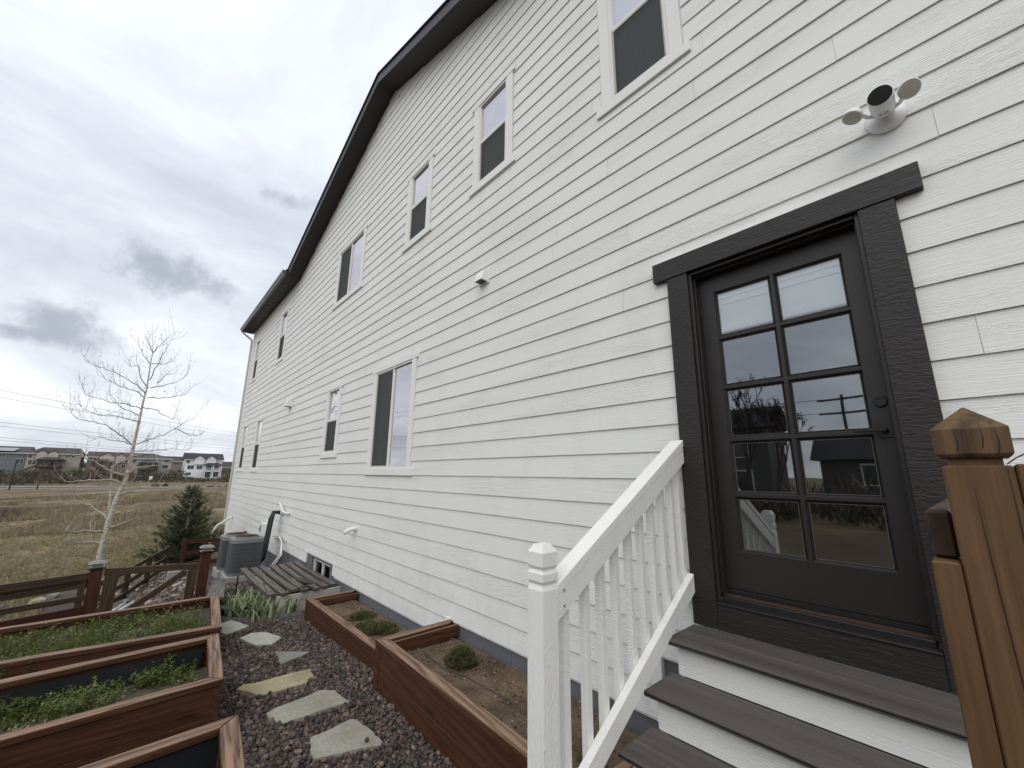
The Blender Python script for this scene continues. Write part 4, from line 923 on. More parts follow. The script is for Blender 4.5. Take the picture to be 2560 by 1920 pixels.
N2 = 500; P2 = np.stack([rng.uniform(-6.1, -3.9, N2), rng.uniform(-0.52, -0.02, N2)], -1)
P = np.concatenate([P, P2]); pz = np.where(P[:, 0] > -3.8, -1.553, -1.735)
stones('soil_crumbs', np.column_stack([P, pz]), rng.uniform(0.003, 0.010, len(P)), attr_mat('crumbs', 0.9), [(0.2, 0.15, 0.1), (0.30, 0.24, 0.18), (0.12, 0.085, 0.06), (0.06, 0.04, 0.03)], label='small clods and grit on the soil of the wall beds', cat='soil')
N = 1100; P = np.stack([rng.uniform(-4.7, -3.9, N), rng.uniform(-3.4, -1.95, N)], -1)
stones('bed_pebbles', np.column_stack([P, np.full(len(P), -1.657)]), rng.uniform(0.004, 0.014, N), attr_mat('bed_grit', 0.9), [(0.2, 0.16, 0.11), (0.30, 0.26, 0.2), (0.12, 0.10, 0.07), (0.4, 0.34, 0.26)], label='grit and pebbles on the soil of the middle left bed', cat='pebbles')

for nm, mt, poly, lab in ST:
    if not poly: continue
    if sum(poly[i][0] * poly[(i + 1) % len(poly)][1] - poly[(i + 1) % len(poly)][0] * poly[i][1] for i in range(len(poly))) < 0: poly = poly[::-1]
    rs = random.Random(len(lab)); ctr = Vector((sum(p[0] for p in poly) / len(poly), sum(p[1] for p in poly) / len(poly)))
    pp = []
    for i in range(len(poly)):
        p, q = Vector(poly[i]), Vector(poly[(i + 1) % len(poly)])
        for k in range(4):
            v = p.lerp(q, k / 4); nrm = (v - ctr).normalized(); v += nrm * rs.uniform(-0.006, 0.006) * (k > 0); pp.append(v - ctr)
    zz = max(gz1(*p) for p in poly) + 0.030
    m = MB().prism([p[:] for p in pp], -0.045, 0.0)
    o = m.build('stepping_stone', mt, None, Matrix.Translation((ctr.x, ctr.y, zz)), bevel=0.004); tag(o, lab, 'stepping stone', 'flagstone stepping stones')
stn = raw('pebble', IV * 0.016, IF, ROCKL); stn.matrix_basis = Matrix.Translation((-3.07, -1.138, gz1(-3.07, -1.138) + 0.045)); tag(stn, 'single dark pebble lying on the nearest stepping stone', 'pebble')

# ---------------------------------------------------------------- plants (leaf meshes)
class Leaves:
    def __init__(s): s.v = []; s.c = []
    def tri(s, p, q, r, col): s.v += [p, q, r]; s.c += [col] * 3
    def build(s, name, mat, parent=None):
        v = np.array([tuple(p) for p in s.v]); n = len(v) // 3; cc = np.concatenate([np.array(s.c), np.ones((len(s.c), 1))], 1)
        return raw(name, v, np.arange(3 * n).reshape(n, 3), mat, parent, cc)
def rv(s=1.0): return Vector((random.uniform(-s, s), random.uniform(-s, s), random.uniform(-s, s)))
def jc(c_, a_=0.25): k = random.uniform(1 - a_, 1 + a_); return tuple(q * k for q in c_)
def sprig(L, base, h, spread, cols, n=14, lw=0.012, ll=0.045):
    """a feathery stem: leaflets up a bent stalk"""
    d = Vector((random.uniform(-spread, spread), random.uniform(-spread, spread), 1)).normalized(); p = Vector(base)
    for i in range(n):
        t = (i + 1) / n; q = p + d * h * t + Vector((d.x, d.y, 0)) * h * 0.3 * t * t
        c_ = jc(random.choice(cols)); an = random.uniform(0, 6.28); o = Vector((math.cos(an), math.sin(an), random.uniform(-0.2, 0.7))).normalized() * ll * random.uniform(0.5, 1.1) * (1.15 - 0.5 * t)
        sd_ = o.cross(Vector((0, 0, 1))).normalized() * lw * random.uniform(.6, 1.2) * .5
        m = q + o * .5; L.tri(q, m + sd_, q + o, c_); L.tri(q, q + o, m - sd_, c_)
GREENS = [(0.085, 0.120, 0.022), (0.12, 0.155, 0.035), (0.055, 0.085, 0.02), (0.16, 0.175, 0.05), (0.10, 0.135, 0.035)]
DRY = [(0.20, 0.15, 0.07), (0.15, 0.11, 0.055), (0.12, 0.12, 0.045)]
# farthest left bed: dense weeds
L = Leaves(); 
for i in range(1700):
    y = random.uniform(-4.2, -1.80); x = random.uniform(-6.5, -5.40)
    d = mnoise.noise(Vector((x * 2.3, y * 2.3, 0)))
    if d < -0.18 and random.random() < .75: continue
    sprig(L, (x, y, -1.64), random.uniform(0.05, 0.13) * (1 + .8 * max(0, d)), 0.7, GREENS if random.random() > .1 else DRY, 10, 0.013, 0.055)
for i in range(40):
    sprig(L, (random.uniform(-6.5, -5.5), random.uniform(-3.9, -1.85), -1.64), random.uniform(0.16, 0.26), 0.4, GREENS[:2] + DRY[:1], 12, 0.02, 0.05)
for i in range(15000):
    x = random.uniform(-6.5, -5.38); y = random.uniform(-4.2, -1.80); d = mnoise.noise(Vector((x * 2.3 + 4, y * 2.3, 1)))
    if d < -.1: continue
    p = Vector((x, y, -1.645)); o = Vector((random.uniform(-.05, .05), random.uniform(-.05, .05), random.uniform(.05, .15) * (1 + d))); L.tri(p, p + Vector((random.uniform(-.005, .005), random.uniform(-.005, .005), 0)), p + o, jc(random.choice(GREENS + DRY[:1]), .35))
tag(L.build('low_green_weeds', LEAF), 'dense low green weeds filling the farthest left bed', 'weeds', kind='stuff')
L = Leaves()
for i in range(1500):
    x = random.uniform(-4.74, -3.90); y = random.uniform(-4.4, -1.99)
    d = mnoise.noise(Vector((x * 2.1 + 7, y * 2.1, 2.0)))
    left = (-2.7 - y)
    if not (x < -4.45 and random.random() < .45) and not (y > -2.12 and random.random() < .6) and d + 0.22 * max(-1, left) < 0.15: continue
    sprig(L, (x, y, -1.675), random.uniform(0.05, 0.16), 0.6, GREENS, 17, 0.007, 0.05)
for (x, y) in ((-4.45, -2.62), (-4.40, -2.55), (-4.5, -2.7), (-4.35, -2.66), (-4.62, -2.3), (-4.6, -2.2), (-4.66, -2.95)):
    for k in range(16): sprig(L, (x + random.uniform(-.05, .05), y + random.uniform(-.05, .05), -1.67), random.uniform(0.12, 0.21), 0.8, GREENS[:2] + GREENS[3:], 18, 0.012, 0.06)
for i in range(9000):
    x = random.uniform(-4.74, -3.90); y = random.uniform(-4.4, -1.99); d = mnoise.noise(Vector((x * 2.1 + 7, y * 2.1, 2.0)))
    if d + 0.22 * max(-1, -2.7 - y) < 0.10: continue
    p = Vector((x, y, -1.675)); o = Vector((random.uniform(-.06, .06), random.uniform(-.06, .06), random.uniform(.05, .15))); L.tri(p, p + Vector((random.uniform(-.004, .004), random.uniform(-.004, .004), 0)), p + o, jc(random.choice(GREENS), .35))
tag(L.build('feathery_green_weeds', LEAF), 'feathery bright green weeds in patches in the middle left bed', 'weeds', kind='stuff')
L = Leaves()
for i in range(900):   # dry straw on the pebbly soil
    p = Vector((random.uniform(-4.7, -3.95), random.uniform(-3.6, -1.98), -1.655)); d = Vector((random.uniform(-1, 1), random.uniform(-1, 1), random.uniform(0, .25))).normalized() * random.uniform(.02, .07); L.tri(p, p + Vector((.002, .002, .001)), p + d, jc((0.26, 0.21, 0.12)))
for i in range(700):
    x = random.uniform(-6.0, -3.9); p = Vector((x, random.uniform(-.5, -.03), -1.728)); d = Vector((random.uniform(-1, 1), random.uniform(-1, 1), random.uniform(0, .4))).normalized() * random.uniform(.02, .07); L.tri(p, p + Vector((.003, .002, .001)), p + d, jc((0.23, 0.17, 0.10)))
tag(L.build('dry_straw', TWIG), 'dry straw and stalks lying on the bed soil', 'straw', kind='stuff')

def cushion(x, y, z, r, h, label, n=1500, cols=((0.10, 0.125, 0.04), (0.14, 0.155, 0.06), (0.07, 0.095, 0.035), (0.20, 0.165, 0.08), (0.16, 0.10, 0.06)), flat=1.0):
    t = empty('sedum_clump', (x, y, z), label, 'plant', 'green clumps in the wall beds'); L = Leaves()
    for i in range(n):
        u = random.uniform(0, 6.283); ph = math.acos(random.uniform(0.0, 1)); rr_ = r * random.uniform(.82, 1.05) * (1 + .42 * mnoise.noise(Vector((math.cos(u) * 2 + x, math.sin(u) * 2 + y, ph * 2))))
        p = Vector((x + rr_ * math.sin(ph) * math.cos(u), y + rr_ * math.sin(ph) * math.sin(u), z + h * math.cos(ph) * random.uniform(.8, 1.05)))
        o = (Vector((math.sin(ph) * math.cos(u), math.sin(ph) * math.sin(u), math.cos(ph) + .4)) + rv(.7)).normalized() * random.uniform(.012, .024)
        sd_ = o.cross(rv()).normalized() * .005; c_ = jc(random.choice(cols)); L.tri(p - sd_, p + sd_, p + o, c_)
        L.tri(p - o * .3 + sd_, p - o * .3 - sd_, p + o * .6 + sd_, c_)
    L.build('foliage', LEAF, t)
    MB().lathe([(r * .75, -0.01), (r * .66, h * .4), (r * .38, h * .68), (0.001, h * .76)], 14).build('core', plain('plant_core', (0.035, 0.04, 0.018), 0.9), t, Matrix.Translation((x, y, z)))
cushion(-3.17, -0.30, -1.555, 0.125, 0.12, 'round green cushion plant alone in the nearer wall bed', 2600)
cushion(-5.35, -0.24, -1.735, 0.15, 0.055, 'low olive green clump at the far end of the farther wall bed', 1700)
cushion(-5.0, -0.33, -1.735, 0.12, 0.06, 'second low green clump in the farther wall bed, nearer the wide board', 500)
cushion(-4.78, -0.27, -1.735, 0.17, 0.085, 'larger mossy green clump in the middle of the farther wall bed', 2200)
L = Leaves()
for (x, y, hh) in ((-2.62, -0.36, .05), (-2.2, -0.33, .045), (-2.0, -0.40, .05), (-1.75, -.5, .05), (-2.35, -0.2, .04)):
    for k in range(7): sprig(L, (x + random.uniform(-.015, .015), y + random.uniform(-.015, .015), -1.56), hh, 0.8, GREENS[:3], 7, 0.006, 0.02)
tag(L.build('tiny_seedlings', LEAF), 'tiny green seedlings poking through the soil of the nearer wall bed', 'seedlings', kind='stuff')
dl = MB().tube([(-3.55, -0.45, -1.545), (-3.2, -0.47, -1.548), (-2.9, -0.42, -1.548), (-2.5, -0.40, -1.547), (-2.1, -0.42, -1.55), (-1.5, -0.47, -1.55)], 0.0035, 6).build('drip_line', plain('dark_drip_tube', (0.05, 0.04, 0.03), 0.6)); tag(dl, 'thin dark drip tube lying across the nearer wall bed soil', 'tube')

L = Leaves()
for i in range(520):
    x = random.uniform(-7.2, -1.8); y = random.choice((-0.80 if x > -3.8 else -0.68, random.uniform(-1.85, -.8))) + random.uniform(-.07, .0); p = Vector((x, y, gz1(x, y) + random.uniform(.012, .028))); d = Vector((random.uniform(-1, 1), random.uniform(-1, 1), random.uniform(-.1, .25))).normalized() * random.uniform(.015, .06); L.tri(p, p + Vector((.003, .002, .001)), p + d, jc(random.choice(((.30, .24, .15), (.20, .14, .09), (.36, .31, .22)))))
tag(L.build('dry_litter', TWIG), 'dry straw and twig litter on the gravel along the beds', 'litter', kind='stuff')
# iris clump
ir = empty('iris_clump', (-7.15, -1.05, -1.95), 'clump of arching grey-green iris leaves behind the curved edging', 'plant')
random.seed(21)
for k in range(290):
    L = MB(); x = random.uniform(-7.6, -6.62); y = random.uniform(-1.38, -0.90) if x < -6.9 else random.uniform(-1.25, -.6) ; z = -1.95
    if x > -6.8 and y < -1.2: continue
    h = random.uniform(0.17, 0.34); an = random.uniform(0, 6.28); lean = random.uniform(0.03, 0.26); dr = Vector((math.cos(an), math.sin(an), 0)); sd_ = Vector((-dr.y, dr.x, 0)); w = random.uniform(.011, .021)
    prev = None; n_ = 6; curl = random.random() < .45
    for i in range(n_ + 1):
        t = i / n_; p = Vector((x, y, z)) + dr * lean * t ** 1.8 + Vector((0, 0, h * (t - (0.42 * t ** 4 if curl else 0.05 * t))))
        ww = w * (1 - t ** 2.2) + .001; cur = (p - sd_ * ww, p + sd_ * ww)
        if prev: L.quad(prev[0][:], prev[1][:], cur[1][:], cur[0][:])
        prev = cur
    L.build('leaf', MT.get('iris_leaf') or plain('iris_leaf', (0.20, 0.245, 0.125), 0.5, 0, 0.45, 9, kind='World'), ir)
ed = MB(); pts = []
for i in range(25):
    t = i / 24; pts.append((-7.12 + .52 * t + 0.0, -1.50 + 0.95 * t ** 1.6 - .02 * math.sin(t * 3.1)))
pts = [(-7.35, -1.56)] + [(-7.12 + .53 * t, -1.47 + .18 * t + .70 * t ** 3) for t in [i / 20 for i in range(21)]]
for i in range(len(pts) - 1):
    p, q = pts[i], pts[i + 1]; ed.hexa([(p[0], p[1], -2.0), (q[0], q[1], -2.0), (q[0] - .004, q[1] + .004, -2.0), (p[0] - .004, p[1] + .004, -2.0), (p[0], p[1], -1.885), (q[0], q[1], -1.880), (q[0] - .004, q[1] + .004, -1.880), (p[0] - .004, p[1] + .004, -1.885)])
tag(ed.build('garden_edging', EDGE), 'thin curved metal edging strip in front of the iris clump', 'edging')
for i, (x, y, r_) in enumerate(((-7.75, -1.35, 10), (-7.95, -1.16, -8), (-7.6, -1.5, 30))):
    o = MB().box(-0.16, 0.16, -0.10, 0.10, -0.04, 0.05).build('paver', PAVER, None, Matrix.Translation((x, y, gz1(x, y) + 0.03)) @ Matrix.Rotation(rad(r_), 4, 'Z'), bevel=0.006)
    tag(o, ('brown paving block behind the iris, nearest the gate side', 'brown paving block behind the iris, nearest the slatted cover', 'brown paving block at the left tip of the curved edging')[i], 'paver', 'loose brown pavers')

# ---------------------------------------------------------------- window-well cover
ww = empty('window_well_cover', (-7.6, -0.55, -1.95), 'pale box topped with grey weathered slats over the basement window well', 'well cover')
board_x('side_panel', -6.865, -6.83, -0.86, 0.025, -1.95, -1.705, BOXW, ww); board_x('side_panel', -8.52, -8.485, -0.86, 0.025, -2.05, -1.705, BOXW, ww)
board_x('well_shade_sheet', -8.48, -6.87, -0.82, 0.02, -1.98, -1.93, BLACKL, ww, 0)  # black sheet added as the shade of the deep pit between the slats
board_x('front_panel', -8.485, -6.866, -0.86, -0.825, -2.0, -1.705, BOXW, ww)
random.seed(4)
for i in range(7):
    y = -0.070 - i * 0.143; zz = -1.668 + random.uniform(-.006, .006)
    beam('slat', (-8.92 + random.uniform(-.06, .05), y + random.uniform(-.01, .01), zz), (-6.80 + random.uniform(-.07, .03), y + random.uniform(-.012, .012), zz + random.uniform(-.01, .01)), 0.094, 0.034, OLDG, ww, bow=random.uniform(-0.018, -0.004))
for x in (-6.92, -7.7, -8.4): beam('cross_bearer', (x, -0.90, -1.697), (x, -0.03, -1.697), 0.05, 0.018, OLDW, ww)
for i in range(3): beam('end_block', (-8.25 + i * .27, -1.02, -1.80), (-8.25 + i * .27, -0.865, -1.80), 0.2, 0.04, OLDG, ww)
def rock_lamp(x, y, z, label, s=1.0, rz=0):
    t = empty('rock_spotlight', (x, y, z), label, 'garden light', 'dark rock-like garden spotlights'); random.seed(int(x * 10) & 99)
    m = MB(); M = Matrix.Translation((x, y, z + .085 * s)) @ Matrix.Rotation(rz, 4, 'Z') @ Matrix.Rotation(rad(18), 4, 'Y')
    m.lathe([(0.02 * s, -0.03 * s), (0.085 * s, -0.018 * s), (0.10 * s, 0.006 * s), (0.07 * s, 0.028 * s), (0.02 * s, 0.038 * s)], 11)
    for i, v in enumerate(m.v): m.v[i] = (v[0] * 1.35 + random.uniform(-.008, .008), v[1] * .75 + random.uniform(-.008, .008), v[2] + random.uniform(-.005, .005))
    m.build('lamp_body', ROCKL, t, M)
    MB().tube([(x - .03, y, z + .07 * s), (x - .05, y - .01, z + .03 * s), (x, y, z - .01), (x + .05, y, z + .03 * s), (x + .03, y, z + .07 * s)], 0.007, 6).build('bracket', BLKM, t)
rock_lamp(-6.90, -0.50, -1.652, 'dark rock-shaped spotlight sitting on the slatted well cover', 1.0, rad(60)); rock_lamp(-7.75, -1.36, -1.98, 'dark rock-shaped spotlight on the ground between far bed and iris', 1.2, rad(20))
MB_ = MB().tube([(-8.15, -1.13, -2.06), (-8.15, -1.13, -1.62)], 0.012, 6).build('garden_stake', BLKM); tag(MB_, 'short dark stake standing by the corner of the slatted cover', 'stake')

# ---------------------------------------------------------------- condensers
def condenser(x, y, z, label, s=0.275, h=0.64):
    t = empty('air_conditioner', (x, y, z), label, 'air conditioner', 'grey outdoor condensers')
    MB().box(x - s - .035, x + s + .035, y - s - .035, y + s + .035, z - 0.1, z + 0.085).build('concrete_pad', CONC, t, bevel=0.012)
    def rr_(hw, cr, n=6):
        o = []
        for cxx, cyy, a0 in ((hw - cr, hw - cr, 0), (-hw + cr, hw - cr, 90), (-hw + cr, -hw + cr, 180), (hw - cr, -hw + cr, 270)):
            for i in range(n + 1): an = rad(a0 + 90 * i / n); o.append((x + cxx + cr * math.cos(an), y + cyy + cr * math.sin(an)))
        return o
    z0 = z + 0.088
    b_ = MB().prism(rr_(s - .008, .12), z0, z0 + h).build('cabinet', plain('condenser_coil', (0.05, 0.052, 0.056), .5) if 'condenser_coil' not in MT else MT['condenser_coil'], t)
    MB().prism(rr_(s + .004, .125), z0 - .004, z0 + .055).build('base_band', ACM, t); MB().prism(rr_(s + .006, .125), z0 + h - .05, z0 + h + .03).build('top_rim', ACL, t, bevel=.006)
    pr = rr_(s, .12, 14); gm = MB()
    # vertical louvre wires and horizontal bands
    per = []
    for i in range(len(pr)):
        p, q = Vector(pr[i]), Vector(pr[(i + 1) % len(pr)]); n = max(1, int((q - p).length / 0.016))
        for k in range(n): per.append(p.lerp(q, k / n))
    for p in per: gm.box(p.x - .0028, p.x + .0028, p.y - .0028, p.y + .0028, z0 + .05, z0 + h - .04)
    gm.build('louvre_wires', ACM, t)
    hb = MB()
    for k in range(1, 7):
        zz = z0 + .05 + (h - .1) * k / 7; P_ = rr_(s + .001, .121)
        for i in range(len(P_)):
            p, q = P_[i], P_[(i + 1) % len(P_)]; hb.quad((p[0], p[1], zz), (q[0], q[1], zz), (q[0], q[1], zz + .004), (p[0], p[1], zz + .004))
    hb.build('louvre_bands', ACL, t)
    M = Matrix.Translation((x, y, z0 + h + .03))
    MB().lathe([(s - .055, 0.001), (s - .055, 0.012), (s - .075, 0.02), (s - .10, .014)], 32).build('fan_ring', ACL, t, M)
    fg = MB()
    for i in range(9): r_ = 0.04 + i * (s - .10) / 9; fg.tube([(r_ * math.cos(a_), r_ * math.sin(a_), 0.048 - .35 * r_ * r_) for a_ in [k * math.pi / 12 for k in range(25)]], 0.0035, 4, cap=False)
    for i in range(16): a_ = i * math.pi / 8; fg.tube([(r_ * math.cos(a_ + r_), r_ * math.sin(a_ + r_), 0.048 - .35 * r_ * r_) for r_ in (0.02, .1, .2, s - .07)], 0.004, 4)
    fg.build('fan_guard', ACR, t, M); MB().lathe([(s - .11, 0.0005), (s - .11, .006)], 24).build('fan_opening', ACR, t, M)
condenser(-10.2, -0.71, -2.06, 'nearer grey condenser with rusty fan guard, beside the well cover'); condenser(-11.3, -0.71, -2.13, 'farther grey condenser, mostly hidden behind the nearer one')

# ---------------------------------------------------------------- gate and fence
def solar_cap(t, x, y, z, s=0.09):
    c_ = MB().box(x - s, x + s, y - s, y + s, z, z + .022).build('post_cap', BLKM, t, bevel=.006)
    MB().box(x - s * .62, x + s * .62, y - s * .62, y + s * .62, z + .0225, z + .075).build('lamp_glass', plain('pale_lamp_glass', (0.25, 0.25, 0.2), .3) if 'pale_lamp_glass' not in MT else MT['pale_lamp_glass'], c_)
    m = MB(); k = s * 1.1; m.hexa([(x - k, y - k, z + .0755), (x + k, y - k, z + .0755), (x + k, y + k, z + .0755), (x - k, y + k, z + .0755), (x - k * .6, y - k * .6, z + .105), (x + k * .6, y - k * .6, z + .105), (x + k * .6, y + k * .6, z + .105), (x - k * .6, y + k * .6, z + .105)])
    m.build('lamp_roof', EDGE, c_)
def gpost(x, y, zt, label, s=.065, mat=CEDARD):
    t = empty('gate_post', (x, y, gz1(x, y)), label, 'post', 'red gate posts with solar lamps')
    h = zt - gz1(x, y) + .08; MB().box(-h / 2, h / 2, -s, s, -s, s).build('post', mat, t, Matrix.Translation((x, y, zt - h / 2)) @ Matrix(((0, 0, -1, 0), (0, 1, 0, 0), (1, 0, 0, 0), (0, 0, 0, 1))), bevel=.004)
    solar_cap(t, x, y, zt); return t
gpost(-8.66, -2.80, -1.37, 'red-brown gate post with solar lamp cap, on the left of the gate'); gpost(-8.66, -1.535, -1.285, 'red-brown gate post with solar lamp cap, on the right beside the condensers')
gt = empty('garden_gate', (-8.62, -2.2, -2.15), 'dark wooden gate with diagonal brace between the two posts', 'gate')
GA, GB = (-8.62, -2.715), (-8.60, -1.625)
def gp(t, z): return (GA[0] + (GB[0] - GA[0]) * t, GA[1] + (GB[1] - GA[1]) * t, z)
beam('top_rail', gp(0, -1.425), gp(1, -1.475), 0.036, 0.095, OLDW, gt); beam('bottom_rail', gp(0, -2.05), gp(1, -2.10), 0.036, 0.095, OLDW, gt)
def offy(p, d): return (p[0] + d, p[1], p[2])
beam('stile', offy(gp(0.08, -1.475), .005), offy(gp(0.08, -2.1), .005), .036, .15, OLDW, gt, upv=(0, 1, 0)); beam('stile', offy(gp(0.945, -1.52), .005), offy(gp(0.945, -2.15), .005), .036, .12, OLDW, gt, upv=(0, 1, 0))
beam('brace', offy(gp(0.26, -2.02), .04), offy(gp(0.86, -1.535), .04), .036, .085, OLDW, gt)
fd = Vector((0.3078, -0.9515, 0)).normalized()
fn_ = empty('rail_fence', (-8.3, -3.6, -2.2), 'low brown three-rail fence with wire mesh running left from the gate', 'fence')
def fp(s_, z, o=0): return (-8.62 + fd.x * s_ + o, -2.86 + fd.y * s_, z)
def rs_(s_): return 0.045 * s_
SLF = -0.0
beam('rail', fp(0, -1.455), fp(3.2, -1.455 + .02), .04, .10, OLDW, fn_, bevel=.004); beam('under_rail', fp(0, -1.56, -.03), fp(3.2, -1.54, -.03), .03, .10, OLDW, fn_)
beam('rail', fp(0, -1.735), fp(3.2, -1.70), .03, .07, OLDW, fn_); beam('rail', fp(0, -1.925, .02), fp(3.2, -1.90, .02), .035, .17, CEDARD, fn_); beam('rail', fp(0, -2.09, .02), fp(3.2, -2.07, .02), .035, .13, CEDARD, fn_)
for s_ in (0.06, 1.02, 2.1, 3.1): beam('fence_post', fp(s_, -2.3, -.035), fp(s_, -1.47 if s_ != 1.02 else -1.33, -.035), .07, .13 if s_ > .5 else .07, OLDW, fn_, upv=(0, 1, 0))
wmh = MB()
for i in range(60): p, q = fp(i * .052, -2.1, -.015), fp(i * .052, -1.5, -.015); wmh.tube([p, q], .0011, 3, cap=False)
for k in range(7): wmh.tube([fp(0, -2.1 + k * .1, -.015), fp(3.1, -2.08 + k * .1, -.015)], .0011, 3, cap=False)
tag(wmh.build('wire_mesh', EDGE, fn_), kind='stuff')
# fence that goes on beyond the gate
f2 = empty('rail_fence', (-11, -2.3, -2.3), 'second low brown fence seen through the gate, running towards the pine', 'fence')
FPT = [(-9.7, -2.78), (-11.0, -2.42), (-12.1, -2.10), (-13.3, -1.76)]
for i, p in enumerate(FPT):
    z = gz1(*p); beam('fence_post', (*p, z - .1), (*p, z + .60), .09, .09, OLDW, f2, upv=(0, 1, 0))
for i in range(3):
    p, q = FPT[i], FPT[i + 1]; za, zb_ = gz1(*p), gz1(*q)
    for hgt in (.12, .32, .54): beam('rail', (*p, za + hgt), (*q, zb_ + hgt), .03, .085, OLDW, f2)
f3 = empty('rail_fence', (-13.2, -1.0, -2.4), 'short dark fence panel behind the condensers', 'fence')
for y in (-1.45, -0.55): beam('fence_post', (-13.3, y, -2.5), (-13.3, y, -1.62), .09, .09, CEDARD, f3, upv=(0, 1, 0))
for z in (-1.70, -1.95, -2.2): beam('rail', (-13.3, -1.5, z), (-13.3, -0.5, z), .03, .085, CEDARD, f3)
ut = MB().box(-.13, .13, -.1, .1, -.05, .24).build('utility_box', CONC, None, Matrix.Translation((-11.2, -1.72, gz1(-11.2, -1.72))), bevel=.01); tag(ut, 'pale grey utility box just behind the right gate post', 'box')
# white pipes lying on the gravel beyond the gate
PIP = [((-9.35, -2.56), (-10.75, -1.60)), ((-9.45, -2.64), (-10.1, -2.30)), ((-9.6, -2.66), (-10.35, -2.40)), ((-9.25, -2.45), (-9.9, -2.25))]
PL = ['longest white pipe on the gravel, reaching to the right gate post', 'short white pipe in the middle of the bundle beyond the gate', 'short white pipe at the back of the bundle beyond the gate', 'short white pipe at the front of the bundle beyond the gate']
for (p, q), lb in zip(PIP, PL):
    o = MB().tube([(*p, gz1(*p) + .045), (*q, gz1(*q) + .045)], .026, 10).build('white_pipe', PVC, smooth=True); tag(o, lb, 'pipe', 'white plastic pipes beyond the gate')
# rocks outside the fence
random.seed(12)
RK = [(-11.35, -4.72, .26, ROCKT, 'squarish tan rock standing behind the fence, left of the slab pile'), (-11.9, -5.3, .22, FLAG, 'flat pale rock left of the tan rock'), (-12.4, -5.75, .2, ROCKT, 'small tan rock at the left end of the rock row'),
      (-12.2, -4.9, .24, FLAGY, 'thin yellow slab leaning on the rock pile'), (-12.0, -4.4, .25, ROCKG, 'dark slate slab on top of the rock pile'), (-12.3, -4.15, .2, ROCKG, 'second dark slate slab, right of the pile'),
      (-11.6, -4.0, .18, ROCKG, 'low dark slab at the foot of the rock pile'), (-12.0, -3.6, .14, FLAGY, 'pointed pale rock nearest the gate post'), (-13.4, -3.5, .15, FLAGG, 'grey rock in the grass behind the gate post lamp'), (-14.2, -4.0, .16, FLAG, 'pale rock farther out in the grass')]
for x, y, s_, mt, lb in RK:
    m = MB(); k = 7; ph = random.uniform(0, 6); pp = [(s_ * random.uniform(.75, 1.1) * math.cos(ph + 6.283 * i / k), s_ * .7 * random.uniform(.75, 1.1) * math.sin(ph + 6.283 * i / k)) for i in range(k)]
    tall = 'standing' in lb or 'pointed' in lb; m.prism(pp, -.05, s_ * (1.0 if tall else .3))
    m.v = [(v[0] * (.75 if v[2] > 0 and tall else 1) + random.uniform(-.02, .02), v[1] + random.uniform(-.02, .02), v[2] + random.uniform(-.03, .03)) for v in m.v]
    o = m.build('rock', mt, None, Matrix.Translation((x, y, gz1(x, y) + .03)) @ Euler((random.uniform(-.15, .15), random.uniform(-.2, .2), random.uniform(0, 3))).to_matrix().to_4x4(), bevel=.008); tag(o, lb, 'rock', 'loose rocks outside the fence')

